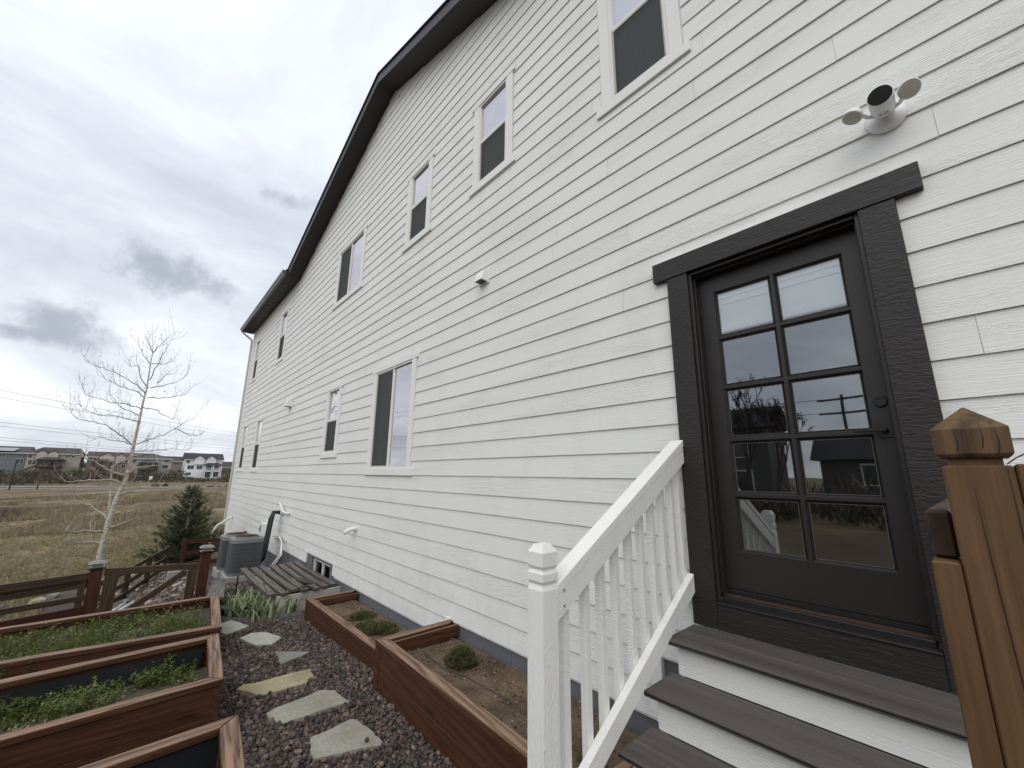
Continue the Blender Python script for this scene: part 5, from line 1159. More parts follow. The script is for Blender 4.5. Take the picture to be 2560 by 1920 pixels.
# ---------------------------------------------------------------- trees
trunk= [(-3.02, -2.47), (-3.01, -1.94), (-3.0, -1.44), (-2.96, -1.07), (-2.89, -0.6), (-2.81, -0.27), (-2.79, 0.41), (-2.79, 1.01), (-2.78, 1.52), (-2.78, 2.15), (-2.76, 2.57), (-2.79, 3.38), (-2.8, 3.87), (-2.94, 4.65)]
stem= [(-3.03, -1.35), (-3.05, -1.07), (-3.07, -0.79), (-3.12, -0.36), (-3.17, 0.02), (-3.16, 0.11)]
branches=[
   [(-2.76, 2.41), (-2.99, 2.67), (-3.32, 2.85), (-3.6, 2.96), (-3.9, 3.04), (-4.24, 3.18)] ,
   [(-2.76, 2.31), (-3.0, 2.48), (-3.28, 2.55), (-3.51, 2.62), (-3.71, 2.74), (-3.9, 2.81)] ,
   [(-2.8, 1.94), (-3.09, 2.06), (-3.35, 2.1), (-3.57, 2.12), (-3.87, 2.21), (-4.16, 2.32), (-4.28, 2.6)] ,
   [(-2.79, 1.73), (-3.09, 1.85), (-3.39, 2.07), (-3.63, 2.45)] ,
   [(-2.85, 0.81), (-3.16, 1.09), (-3.44, 1.32), (-3.74, 1.39), (-4.05, 1.41), (-4.22, 1.58), (-4.23, 1.73)] ,
   [(-2.74, 0.82), (-2.42, 0.99), (-2.13, 1.16), (-1.88, 1.39), (-1.69, 1.57), (-1.42, 1.76), (-1.22, 2.28)] ,
   [(-1.88, 1.39), (-1.47, 1.21), (-1.2, 1.17)] ,
   [(-2.7, 2.31), (-2.39, 2.36), (-2.08, 2.45), (-1.76, 2.61), (-1.6, 2.91)] ,
   [(-2.67, 2.64), (-2.37, 2.79), (-2.15, 2.94), (-1.84, 3.21), (-1.77, 3.62)] ,
   [(-2.75, 1.99), (-2.45, 1.97), (-2.22, 1.79), (-1.97, 1.71), (-1.91, 2.2)] ,
   [(-2.73, 1.48), (-3.02, 1.6), (-3.39, 1.67), (-3.71, 1.64), (-4.0, 1.75), (-4.24, 1.97)] ,
   [(-2.77, 0.76), (-3.02, 0.9), (-3.28, 0.93), (-3.61, 1.01), (-3.89, 0.85)] ,
   [(-2.79, 0.61), (-2.37, 0.63), (-1.9, 0.7), (-1.48, 0.67)] ,
   [(-2.73, 2.63), (-2.96, 2.97), (-3.09, 3.32), (-3.24, 3.29), (-3.5, 3.72)] ,
   [(-2.73, 2.9), (-2.63, 3.41), (-2.49, 3.82), (-2.37, 4.47)] ,
   [(-2.77, 3.38), (-2.99, 3.66), (-3.21, 4.11)] ,
   [(-2.79, 3.81), (-2.68, 4.01), (-2.45, 4.4)] ,
   [(-2.79, 3.81), (-2.89, 4.07), (-3.06, 4.42)] ,
   [(-2.76, 3.44), (-2.47, 3.44), (-2.17, 3.66)] ,
   [(-2.54, 2.82), (-2.35, 3.18), (-2.07, 3.28)] ,
   [(-2.82, -0.12), (-3.04, -0.08), (-3.28, 0.06), (-3.52, 0.25), (-3.8, 0.36), (-4.01, 0.42)] ,
   [(-2.85, -0.37), (-3.08, -0.27), (-3.36, -0.27), (-3.7, -0.27), (-4.05, -0.31)] ,
   [(-2.87, -0.7), (-2.63, -0.61), (-2.29, -0.62), (-2.05, -0.42)] ,
   [(-3.03, -1.39), (-3.21, -1.2), (-3.48, -1.0), (-3.83, -0.86), (-4.0, -0.98)] ,
   [(-2.94, -1.63), (-2.7, -1.55), (-2.33, -1.36)] ,
   [(-3.07, -1.75), (-3.33, -1.69), (-3.7, -1.66), (-3.89, -1.64)] ,
   [(-3.07, -2.07), (-3.25, -2.01), (-3.48, -2.03), (-3.73, -1.87)] ,
   [(-2.83, -0.08), (-2.6, 0.12), (-2.11, 0.18)] ,
   [(-3.18, 0.11), (-3.03, 0.26), (-2.79, 0.41), (-2.55, 0.52)] ,
]

random.seed(5)
TX = -17.5
bt = empty('aspen_tree', (TX, -3.02, gz1(TX, -3.02)), 'bare pale-barked tree with thin upward twigs in the dry field', 'tree')
def jx(seq, s): 
    o = []; x = TX; dx = random.uniform(-.25, .25)
    for i, p in enumerate(seq): o.append(Vector((x, p[0], p[1]))); x += dx + random.uniform(-.05, .05)
    return o
tp = [Vector((TX, -3.03, gz1(TX, -3.03) - .1))] + [Vector((TX, p[0], p[1])) for p in trunk]
tl = len(tp); MB().tube(tp, [0.085, .080, .074, .067, .063, .060, .055, .047, .040, .034, .028, .022, .015, .009, .003][:tl], 9).build('trunk', BARK, bt, smooth=True)
MB().tube([Vector((TX, p[0], p[1])) for p in stem], [.036, .032, .030, .027, .022, .016], 7).build('trunk', BARK, bt, smooth=True)
tw = MB(); twp = MB()
def twig(p, d, L_, r, depth, tw=tw):
    pts = [p]; n = 4
    for i in range(n): d = (d + rv(.20) + Vector((0, 0, .13))).normalized(); pts.append(pts[-1] + d * L_ / n)
    tw.tube(pts, [r * (1 - .75 * i / n) for i in range(n + 1)], 3, cap=False)
    if depth > 0:
        for k in range(random.choice((1, 2, 3))):
            i = random.randint(1, n); twig(pts[i], (d + rv(.75) + Vector((0, 0, .25))).normalized(), L_ * random.uniform(.4, .65), r * .6, depth - 1, tw)
for bi, b_ in enumerate(branches):
    pts = jx(b_, 0); q = []
    for i in range(len(pts) - 1):
        for k in range(3): q.append(pts[i].lerp(pts[i + 1], k / 3) + (rv(.022) if (i or k) else Vector()))
    q.append(pts[-1]); lo = bi >= 20
    r0_ = (.036 if lo else .012) * min(1.2, .5 + .2 * len(b_)); n = len(q)
    MB().tube(q, [r0_ * (1 - .8 * i / (n - 1)) for i in range(n)], 5, cap=False).build('branch', LIMB if lo else TWG, bt, smooth=True)
    for i in range(1, n):
        for k in range(2):
            if random.random() < .62:
                d = (q[i] - q[i - 1]).normalized(); twig(q[i], (d * .5 + rv(.8) + Vector((0, 0, .55))).normalized(), random.uniform(.22, .62) * (1 if not lo else .9), .0038 if not lo else .0070, 1 if random.random() < .8 else 2, twp if lo else tw)
for i in range(5, tl - 1):
    for k in range(2): twig(tp[i].lerp(tp[i + 1], random.random()), (rv(1) + Vector((0, 0, .6))).normalized(), random.uniform(.3, .6), .0040, 1)
tag(tw.build('twigs', TWG, bt), kind='stuff'); tag(twp.build('pale_twigs', LIMB, bt), kind='stuff')
bd_ = Leaves()
for i in range(120):
    v = Vector(random.choice(tw.v)); bd_.tri(v, v + rv(.035), v + rv(.035), (0.06, 0.035, 0.03))
tag(bd_.build('buds', TWIG, bt), kind='stuff')

def conifer(x, y, h, rmax, label, n_whorl=16, seed=1, name='pine_tree', dens=1.0, cols=((0.055, 0.075, 0.036), (0.085, 0.105, 0.050), (0.036, 0.052, 0.028), (0.12, 0.135, 0.07))):
    random.seed(seed); z0 = gz1(x, y); t = empty(name, (x, y, z0), label, 'tree')
    MB().tube([(x, y, z0 - .1), (x + .03, y, z0 + h * .5), (x + .02, y + .02, z0 + h * .97)], [.07 * h / 2, .04 * h / 2, .01], 7).build('trunk', LIMB, t)
    L = Leaves(); br_ = MB()
    def tuft(p, d, s_, n):
        for k in range(n):
            o = (d + rv(.75)).normalized() * s_ * random.uniform(.7, 1.15); b_ = p + d * random.uniform(-.5, .5) * s_; w_ = o.cross(rv()).normalized() * s_ * .06
            L.tri(b_ - w_, b_ + w_, b_ + o, jc(random.choice(cols), .35))
    for i in range(n_whorl):
        f = (i + .3) / n_whorl; zc_ = z0 + h * (.05 + .93 * f); r_ = rmax * (1 - f) ** .8 * random.uniform(.62, 1.25) + .05
        m = max(4, int(10 * (1 - f) + 5))
        for k in range(m):
            an = 6.283 * k / m + random.uniform(-.3, .3) + i; rr2 = r_ * random.uniform(.5, 1.2); d = Vector((math.cos(an), math.sin(an), 0)); p0 = Vector((x, y, zc_)); pts = []
            for j in range(5): u = j / 4; pts.append(p0 + d * rr2 * u + Vector((0, 0, h * .085 * u * u + .03 * u)))
            br_.tube(pts, [.010 * h / 2, .008 * h / 2, .006, .005, .003], 3, cap=False)
            nt_ = max(3, int((rr2 / .075) * dens))
            for j in range(nt_):
                u = .25 + .8 * j / nt_; q = p0 + d * rr2 * u + Vector((0, 0, h * .085 * u * u + .03 * u)); tuft(q + rv(.04), (d * .6 + Vector((0, 0, .6)) + rv(.3)).normalized(), .11 * h / 2, 16)
                if random.random() < .8: s2 = Vector((-d.y, d.x, 0)) * random.choice((-1, 1)); tuft(q + s2 * .09 * h / 2 * random.uniform(.5, 1.4), (s2 + d * .5 + Vector((0, 0, .6))).normalized(), .10 * h / 2, 16)
    tuft(Vector((x, y, z0 + h * .98)), Vector((0, 0, 1)), .12 * h / 2, 26)
    br_.build('branches', LIMB, t); L.build('crown', LEAF, t)
conifer(-14.3, -1.38, 2.0, .86, 'young dark green pine standing beyond the gate in front of the dry field', 15, 3, dens=1.0)
# reddish shrub behind the pine
def shrub(x, y, h, w, label, cols, n=900, seed=2, name='shrub', leaf=.06, grp=None, z=None):
    random.seed(seed); z0 = gz1(x, y) if z is None else z; t = empty(name, (x, y, z0), label, 'shrub', grp); m = MB(); L = Leaves()
    for i in range(18):
        an = random.uniform(0, 6.28); d = Vector((math.cos(an) * w * .5 * random.uniform(.3, 1), math.sin(an) * w * .5 * random.uniform(.3, 1), h * random.uniform(.6, 1))); b_ = Vector((x, y, z0 - .03)); m.tube([b_, b_ + d * .5 + rv(.03 * h), b_ + d], [.012 * h, .008 * h, .003 * h], 4, cap=False)
    for i in range(n):
        an = random.uniform(0, 6.28); r_ = w * .5 * math.sqrt(random.random()); zz = h * (.15 + .85 * random.random()) * (1 - .45 * (r_ / (w * .5)) ** 2); p = Vector((x + r_ * math.cos(an), y + r_ * math.sin(an), z0 + zz)); p += rv(.04 * h)
        L.tri(p + rv(leaf), p + rv(leaf), p + rv(leaf), jc(random.choice(cols), .35))
    m.build('stems', TWG, t); L.build('foliage', LEAF, t); return t
shrub(-19.0, -.75, 1.05, 1.7, 'red-brown leafed shrub between the pine and the house corner', [(.14, .055, .04), (.11, .05, .035), (.17, .09, .055), (.08, .05, .03)], 1500, 9, leaf=.045)

# dry grass tufts on the near field
def tufts(name, n, x0, x1, yf, hr, wd, cols, label, seed, keep=lambda x, y: True):
    r_ = np.random.default_rng(seed); u = r_.random(n * 2); xs_ = x0 * (x1 / x0) ** u; y0_, y1_ = yf(xs_); ys_ = y0_ + (y1_ - y0_) * r_.random(n * 2); k = keep(xs_, ys_); xs_, ys_ = xs_[k][:n], ys_[k][:n]; n = len(xs_)
    zz = gz(xs_, ys_); B = 5; base = np.stack([xs_, ys_, zz], -1)
    bs = np.repeat(base, B, 0) + np.column_stack([r_.normal(0, .045, n * B), r_.normal(0, .045, n * B), np.full(n * B, -.01)])
    h = r_.uniform(*hr, n * B) ; d = np.column_stack([r_.normal(0, .55, n * B), r_.normal(0, .55, n * B), np.ones(n * B)]) * h[:, None]
    an = r_.uniform(0, 6.28, n * B); sz_ = np.sqrt(np.abs(bs[:, 0]) / 14) ; w_ = np.column_stack([np.cos(an), np.sin(an), np.zeros(n * B)]) * (wd * sz_)[:, None]
    V = np.stack([bs - w_, bs + w_, bs + d], 1).reshape(-1, 3); c_ = np.array(cols)[r_.integers(0, len(cols), n)]; c_ = np.repeat(c_ * r_.uniform(.7, 1.3, (n, 1)), B * 3, 0)
    o = raw(name, V, np.arange(len(V)).reshape(-1, 3), TWIG, None, np.concatenate([c_, np.ones((len(c_), 1))], 1)); tag(o, label, 'grass', kind='stuff')
STRAW = [(.19, .20, .09), (.23, .22, .11), (.34, .27, .15), (.28, .22, .12), (.38, .31, .18), (.20, .17, .09), (.16, .15, .07), (.22, .16, .10)]
BRN = [(.22, .165, .115), (.18, .135, .095), (.25, .19, .13), (.29, .22, .15)]
def fan(x): return -1.2 + x * .27, .35 - .0 * x + np.where(x < -18.6, -x * .10, -1.2)
tufts('dry_grass', 30000, -9.3, -60.0, lambda x: (-2.9 + x * .24, np.where(x < -18.5, .5 - x * .06, -1.0 + 0 * x)), (.04, .13), .006, STRAW, 'short straw-coloured grass covering the near field', 11, lambda x, y: (x < -14.5) | (y < -3.2 - (x + 9) * -.12))
tufts('tall_dry_grass', 16000, -26.0, -110.0, lambda x: (x * .26, 1.5 - x * .09), (.10, .34), .011, BRN + STRAW[:2], 'patches of taller brown grass out in the field', 12, lambda x, y: (np.sin(x * .21 + 1.3) * np.cos(y * .33 + x * .05) > -.05))

# ---------------------------------------------------------------- far side of the field
SHG = plain('brown_roof_shingle', (0.060, 0.045, 0.040), 0.9, 0, .2, 2, kind='World'); SHB = plain('charcoal_roof_shingle', (0.028, 0.030, 0.036), .8, 0, .2, 2, kind='World'); SHK = plain('grey_roof_shingle', (0.07, 0.07, 0.075), .9, 0, .2, 2, kind='World')
TANW = siding('tan_house_siding', (0.34, 0.30, 0.25), .5); GRYW = siding('blue_grey_house_siding', (0.17, 0.185, 0.20), .5); WHTW = siding('white_house_siding', (0.72, 0.73, 0.74), .4); BRNW = siding('brown_house_siding', (0.22, 0.18, 0.15), .5); LGRW = siding('light_grey_house_siding', (0.36, 0.35, 0.32), .5); GABL = siding('pale_gable_siding', (0.42, 0.39, 0.34), .5)
FTR = plain('pale_house_trim', (.55, .53, .48), .6); FGL = NT('far_window_glass'); FGL.set(.12, 0, .7); FGL.col((.02, .024, .03)); FGL = FGL.m; DKW = plain('brown_deck_wood', (.07, .045, .032), .8)
def fwin(t, X, y, z, w, h, fr=FTR):
    m = MB(); rect = (y - w / 2, y + w / 2, z - h / 2, z + h / 2); q = .09
    m.box(X, X + .07, rect[0] - q, rect[0], rect[2] - q, rect[3] + q).box(X, X + .07, rect[1], rect[1] + q, rect[2] - q, rect[3] + q).box(X, X + .07, rect[0], rect[1], rect[2] - q, rect[2]).box(X, X + .07, rect[0], rect[1], rect[3], rect[3] + q)
    if w > 1.1: m.box(X, X + .07, y - .04, y + .04, rect[2], rect[3])
    o = m.build('window', fr, t); MB().box(X, X + .03, rect[0], rect[1], rect[2], rect[3]).build('pane', FGL, o)
def pitched(name, mat, par, X0, X1, y0, y1, ze, zr, ov=.5, hip=(0, 0), th=.25):
    """ridge parallel to y; X0 front, X1 back"""
    xm = (X0 + X1) / 2; a0, a1 = y0 - ov, y1 + ov; f, b = X0 + ov, X1 - ov; r0_, r1_ = a0 + hip[0], a1 - hip[1]
    m = MB(); m.quad((f, a0, ze), (f, a1, ze), (xm, r1_, zr), (xm, r0_, zr)).quad((b, a1, ze), (b, a0, ze), (xm, r0_, zr), (xm, r1_, zr)).quad((f, a0, ze), (xm, r0_, zr), (b, a0, ze)).quad((f, a1, ze), (b, a1, ze), (xm, r1_, zr)).quad((f, a0, ze), (b, a0, ze), (b, a1, ze), (f, a1, ze))
    m.v += []; o = m.build(name, mat, par); MB().box(f - .12, f + .02, a0, a1, ze - th, ze + .02).build('fascia', FTR, o); return o
def crossgable(par, X, yc, w, ze, zr, depth, wallm, roofm, out=.5):
    """little gable facing the field"""
    m = MB(); m.prism([(yc - w / 2, ze - 2.0), (yc + w / 2, ze - 2.0), (yc + w / 2, ze), (yc, zr), (yc - w / 2, ze)], X - depth, X + out, 'x'); g_ = m.build('gable', wallm, par)
    k = .25; s_ = (zr - ze) / (w / 2)
    for s in (-1, 1):
        MB().hexa([(X + out + .25, yc, zr + .03), (X + out + .25, yc + s * (w / 2 + k), ze - s_ * k + .03), (X - depth, yc + s * (w / 2 + k), ze - s_ * k + .03), (X - depth, yc, zr + .03), (X + out + .25, yc, zr + .2), (X + out + .25, yc + s * (w / 2 + k), ze - s_ * k + .2), (X - depth, yc + s * (w / 2 + k), ze - s_ * k + .2), (X - depth, yc, zr + .2)]).build('roof', roofm, g_)
def fhouse(label, X, y0, y1, zb, ze, zr, wm, rm_, wins, hip=(0, 0), dep=12, gables=(), name='far_house'):
    t = empty(name, (X, (y0 + y1) / 2, zb), label, 'house', 'houses across the field'); MB().box(X - dep, X, y0, y1, zb - 4, ze).build('wall', wm, t)
    if not hip[0]: MB().prism([(X - dep, ze), (X, ze), (X - dep / 2, zr - .1)], y0 + .01, y0 + .3, 'y').build('gable_end', GABL, t)
    if not hip[1]: MB().prism([(X - dep, ze), (X, ze), (X - dep / 2, zr - .1)], y1 - .3, y1 - .01, 'y').build('gable_end', GABL, t)
    pitched('roof', rm_, t, X, X - dep, y0, y1, ze, zr, hip=hip)
    for q in wins: fwin(t, X + .002, *q)
    for q in gables: crossgable(t, X, *q[:4], 3.5, wm if len(q) < 5 else q[4], rm_)
    return t
def porch(t, X, y0, y1, zdeck, zroof, rm_, pm, d=3.0, hiproof=True, deckm=DKW, nposts=3):
    MB().box(X + .01, X + d, y0, y1, zdeck - .3, zdeck).build('deck', deckm, t)
    m = MB(); m.quad((X + d + .4, y0 - .4, zroof), (X + d + .4, y1 + .4, zroof), (X + .05, y1 - 1.2, zroof + .9), (X + .05, y0 + 1.2, zroof + .9)).quad((X + d + .4, y0 - .4, zroof), (X + .05, y0 + 1.2, zroof + .9), (X + .05, y0 - .4, zroof)).quad((X + d + .4, y1 + .4, zroof), (X + .05, y1 + .4, zroof), (X + .05, y1 - 1.2, zroof + .9)).quad((X + d + .4, y0 - .4, zroof), (X + .05, y0 - .4, zroof), (X + .05, y1 + .4, zroof), (X + d + .4, y1 + .4, zroof)); m.build('porch_roof', rm_, t)
    for i in range(nposts): y = y0 + .2 + (y1 - y0 - .4) * i / (nposts - 1); MB().box(X + d - .3, X + d, y - .15, y + .15, zdeck - 3.2, zroof - .002).build('porch_post', pm, t)
    MB().box(X + d - .12, X + d - .05, y0, y1, zdeck + .9, zdeck + 1.0).build('railing', pm, t)
    b_ = MB(); n = int((y1 - y0) / .3)
    for i in range(n): y = y0 + (i + .5) * (y1 - y0) / n; b_.box(X + d - .11, X + d - .06, y - .03, y + .03, zdeck, zdeck + .9)
    b_.build('balusters', pm, t)
WX = -195
t = fhouse('bright white three-storey house with black roof and stacked back porches', WX, 10.1, 21.4, -2.2, 4.45, 7.0, WHTW, SHB, [(10.9, 3.7, .9, 1.2), (11.9, 1.6, 1.8, 1.3), (14.5, 1.6, 1.6, 1.3), (11.6, -.8, 1.2, 1.0), (17.0, 1.5, 1.9, 1.7), (19.6, 1.6, 1.5, 1.4), (17.0, -1.0, 2.0, 2.0), (19.8, -1.0, 1.4, 1.6), (14.2, 4.35, 1.8, .9), (17.8, 4.3, 1.8, .9)], gables=((14.2, 3.0, 4.75, 5.9), (17.8, 3.0, 4.7, 5.9)))
for q in t.children:
    if q.name.startswith('gable.') or q.name == 'gable': pass
porch(t, WX, 15.8, 21.2, .35, 2.5, SHB, WHTW, deckm=WHTW)
MB().hexa([(WX + 1.4, 12.6, -1.5), (WX + 2.4, 12.6, -1.5), (WX + 2.4, 15.9, .35), (WX + 1.4, 15.9, .35), (WX + 1.4, 12.6, -1.2), (WX + 2.4, 12.6, -1.2), (WX + 2.4, 15.9, .62), (WX + 1.4, 15.9, .62)]).build('stair', WHTW, t)
MB().box(WX + .1, WX + 4.5, 9.6, 22.4, -4.0, -2.2).build('retaining_wall', CONC, t)
t = fhouse('tan house with brown roof, two dormers and a covered deck', WX, -28.7, -17.0, .4, 5.2, 7.3, TANW, SHG, [(-28.0, 4.3, .9, 1.1), (-27.3, 2.4, 1.6, 1.3), (-19.9, 4.6, 1.2, 1.0), (-18.8, 4.6, 1.0, 1.0), (-25.6, 4.45, 1.5, 1.1), (-23.2, 4.5, 1.5, 1.1), (-25.4, 2.3, 1.2, 1.5), (-22.8, 2.3, 1.4, 1.8)], hip=(2.8, 1.5), gables=((-25.6, 2.3, 5.3, 6.2, GABL), (-23.2, 2.3, 5.3, 6.2, GABL)))
porch(t, WX, -26.0, -20.6, 1.2, 3.25, SHG, DKW)
MB().hexa([(WX + 1.4, -29.4, -.9), (WX + 2.4, -29.4, -.9), (WX + 2.4, -26.0, 1.1), (WX + 1.4, -26.0, 1.1), (WX + 1.4, -29.4, -.4), (WX + 2.4, -29.4, -.4), (WX + 2.4, -26.0, 1.6), (WX + 1.4, -26.0, 1.6)]).build('stair', DKW, t)
t = fhouse('blue-grey house at the left edge with a pale roof panel', WX - 6, -44, -29.6, .4, 5.3, 7.5, GRYW, SHK, [(-30.6, 2.7, 1.3, 1.5), (-34.6, 4.4, 1.3, 1.0), (-37.5, 4.4, 1.2, 1.0), (-36, 2.2, 2.2, 1.2)])
MB().hexa([(WX - 5.2, -38, 5.75), (WX - 5.2, -32.2, 5.75), (WX - 8.2, -31.6, 6.75), (WX - 8.2, -37.4, 6.75), (WX - 5.2, -38, 5.85), (WX - 5.2, -32.2, 5.85), (WX - 8.2, -31.6, 6.85), (WX - 8.2, -37.4, 6.85)]).build('solar_panel', plain('pale_panel', (.30, .30, .31), .5), t)
t = fhouse('brown house with two front gables, behind the bare tree', WX - 2, -15.6, -5.6, -1.0, 4.6, 6.5, BRNW, SHG, [(-13.4, 3.6, 1.4, 1.3), (-10.9, 4.2, 1.9, 1.1), (-7.6, 4.1, 1.3, 1.2), (-12.2, 1.4, 1.8, 1.6), (-8.8, 1.5, 1.6, 1.6), (-6.5, 1.6, 1.0, 1.2)], gables=((-10.9, 3.6, 4.8, 6.1, GABL), (-7.6, 2.6, 4.8, 5.9, GABL)))
porch(t, WX - 2, -14, -9.6, .6, 3.0, SHG, DKW)
t = fhouse('light grey hip-roofed house with a long deck, right of the bare tree', WX, -3.4, 6.2, -1.5, 4.4, 6.3, LGRW, SHK, [(.7, 3.9, 1.6, 1.0), (4.4, 3.8, .7, 1.2), (5.2, 3.8, .7, 1.2), (4.2, 1.7, .7, 1.1), (5.0, 1.7, .7, 1.1), (-2.4, 1.8, 1.6, 1.2), (-1.8, -.6, 1.2, 1.1), (1.4, 1.6, 2.0, 1.4)], hip=(5.0, 6.0))
porch(t, WX, -2.6, 2.6, .7, 2.9, SHK, DKW)
t = fhouse('distant brown house just left of the white house, mostly hidden', WX - 35, 5.5, 13.5, -.5, 4.3, 6.5, BRNW, SHG, [(9.5, 3.2, 1.4, 1.1)])
t = fhouse('distant brown roofed house right of the white house', WX - 40, 26.6, 36, -2.5, 2.2, 4.8, BRNW, SHG, [(30, 1.0, 1.4, 1.1)])
t = fhouse('distant roof peeking between the brown and the hip-roofed house', WX - 40, -8.5, 1.5, 0, 5.2, 7.6, TANW, SHG, [(-4, 4, 1.4, 1.1)])

# brush on the bank: many thin twiggy blades
def brush(name, boxes, label, cols, seed, hmin=.8, hmax=2.6, w=.07):
    r_ = np.random.default_rng(seed); Vs, Cs = [], []
    for (x0, x1, y0, y1, n) in boxes:
        nb = n; bx, by = r_.uniform(x0, x1, nb), r_.uniform(y0, y1, nb); bh = r_.uniform(hmin, hmax, nb) * (.6 + .5 * np.sin(bx * .7 + by * .45) ** 2); bz = gz(bx, by); K = 26
        cc = np.array(cols)[r_.integers(0, len(cols), nb)] * r_.uniform(.7, 1.3, (nb, 1))
        base = np.repeat(np.stack([bx, by, bz], -1), K, 0); h = np.repeat(bh, K); an = r_.uniform(0, 6.28, nb * K); sp = r_.uniform(0, .9, nb * K)
        mid = base + np.column_stack([np.cos(an) * sp * h * .45, np.sin(an) * sp * h * .45, h * r_.uniform(.1, .75, nb * K)])
        d = np.column_stack([np.cos(an) * sp, np.sin(an) * sp, np.ones(nb * K)]) * (h * r_.uniform(.2, .4, nb * K))[:, None]
        wv_ = np.column_stack([r_.normal(0, 1, nb * K), r_.normal(0, 1, nb * K), r_.normal(0, .3, nb * K)]) * w
        Vs.append(np.stack([mid - wv_, mid + wv_, mid + d], 1).reshape(-1, 3)); Cs.append(np.repeat(np.repeat(cc, K, 0) * r_.uniform(.75, 1.25, (nb * K, 1)), 3, 0))
    V = np.concatenate(Vs); C2 = np.concatenate(Cs); o = raw(name, V, np.arange(len(V)).reshape(-1, 3), TWIG, None, np.concatenate([C2, np.ones((len(C2), 1))], 1)); tag(o, label, 'brush', kind='stuff')
BR = [(.105, .078, .066), (.080, .062, .054), (.125, .095, .075), (.075, .070, .048), (.15, .115, .09), (.10, .10, .06)]
brush('brush', [(-190, -163, -56, -14, 1300), (-190, -172, -14, -4, 260), (-184, -174, -4, 9, 60), (-240, -200, 23, 40, 160)], 'dark leafless brush along the far bank below the houses', BR, 5)
brush('low_brush', [(-186, -166, 8, 27, 300), (-186, -168, -4, 8, 120)], 'low grey-brown scrub on the bank in front of the white house', [(.12, .095, .075), (.10, .08, .065), (.12, .115, .07)], 25, .35, .9)
brush('reeds', [(-62, -48, -19, -9.5, 260), (-75, -60, -24, -12, 120)], 'brown reeds in the field at the left edge', [(.15, .11, .085), (.19, .145, .11), (.12, .09, .07)], 6, .35, .8, .02)
brush('distant_trees', [(-420, -330, 20, 90, 240), (-420, -340, -130, 20, 300)], 'leafless trees on the skyline', [(.10, .085, .08), (.08, .07, .065)], 8, 3, 6, .25)
GR = [(.045, .060, .032), (.06, .075, .04), (.035, .045, .028)]
for i, (x, y, h, w, lb, cl) in enumerate([(-178, -1.2, 1.2, 2.6, 'dark round shrub by the pale path, right of the tree trunk', GR), (-186, 5.6, 3.6, 5.0, 'green shrub on the bank below the light grey house', [(.085, .10, .05), (.07, .085, .045)]), (-188, 8.6, 3.4, 4.2, 'dark evergreen shrub just left of the white house', GR), (-183, 2.8, 3.0, 4.0, 'olive shrub under the deck of the light grey house', [(.10, .10, .055), (.08, .08, .045)]),
    (-188, -.6, 2.8, 4.0, 'red-brown shrub under the light grey house', [(.10, .055, .04), (.08, .05, .04)]), (-189, 22.6, 1.6, 2.4, 'dark shrub at the right foot of the white house', GR), (-189.5, 11.5, .9, 3.4, 'low dark hedge at the left foot of the white house', GR), (-182, 20.5, 1.5, 3.4, 'greenish shrub on the bank in front of the white house', [(.09, .10, .06)]),
    (-183, -16.5, 3.4, 5.0, 'yellow-green bush right of the tan house', [(.11, .13, .05), (.09, .11, .045)]), (-180, -24.5, 2.2, 4.0, 'dark green bush on the bank below the tan house', GR), (-150.5, 1.6, 1.0, 1.6, 'small shrub beside the far path, left one', GR), (-151.5, 3.8, .9, 1.4, 'small shrub beside the far path, right one', GR)]):
    shrub(x, y, h, w, lb, cl, 420, 40 + i, leaf=.16 * max(1, h / 2), grp='far shrubs')
random.seed(77)
for i, y in enumerate((12.3, 13.1, 14.6, 16.2)):
    x = -139.2; V = IV * np.array([.42, .50, .36]) * (1 + .15 * rng.standard_normal((12, 1))); o = raw('boulder', V, IF, ROCKG); o.matrix_basis = Matrix.Translation((x, y, gz1(x, y) + .32)); tag(o, ('first', 'second', 'third', 'fourth')[i] + ' dark boulder from the left beside the far road', 'boulder', 'boulders beside the far road')
pb = MB().box(-.3, .3, -.4, .4, 0, 1.5).build('sign_box', PVC, None, Matrix.Translation((-176, .9, gz1(-176, .9))), bevel=.05); tag(pb, 'small white utility box standing on the far bank', 'box')
def upole(x, y, h, label, arms=1, r_=.16, name='utility_pole'):
    t = empty(name, (x, y, gz1(x, y)), label, 'pole'); z = gz1(x, y); MB().tube([(x, y, z - .3), (x, y, z + h)], [r_, r_ * .75], 8).build('pole', BLKM, t)
    for k in range(arms): MB().box(x - 1.6, x + 1.6, y - .06, y + .06, z + h - .4 - 1.1 * k, z + h - .25 - 1.1 * k).build('cross_arm', BLKM, t)
upole(-140, -22.6, 6.4, 'tall dark post leaning at the edge of the field, far left', 0, .13, 'dark_post'); upole(-140, -18.6, 1.1, 'short dark bollard beside the far path', 0, .14, 'bollard')
sl = MB().tube([(-150, -60, 3.6), (-150, -27.0, 2.35)], .06, 4); tag(sl.build('pale_rail', FTR), 'thin pale line crossing in front of the blue-grey house', 'wire')
WIRES = [((-55.0, -41.68, 11.25), (-352.0, 62.49, 26.14)), ((-55.0, -41.47, 10.26), (-352.0, 62.77, 23.85)), ((-55.0, -40.71, 6.5), (-352.0, 63.52, 17.68)), ((-55.0, -40.61, 6.07), (-352.0, 63.74, 15.96)), ((-55.0, -40.32, 4.73), (-352.0, 64.26, 11.68)), ((-55.0, -40.25, 4.48), (-352.0, 64.44, 10.24))]
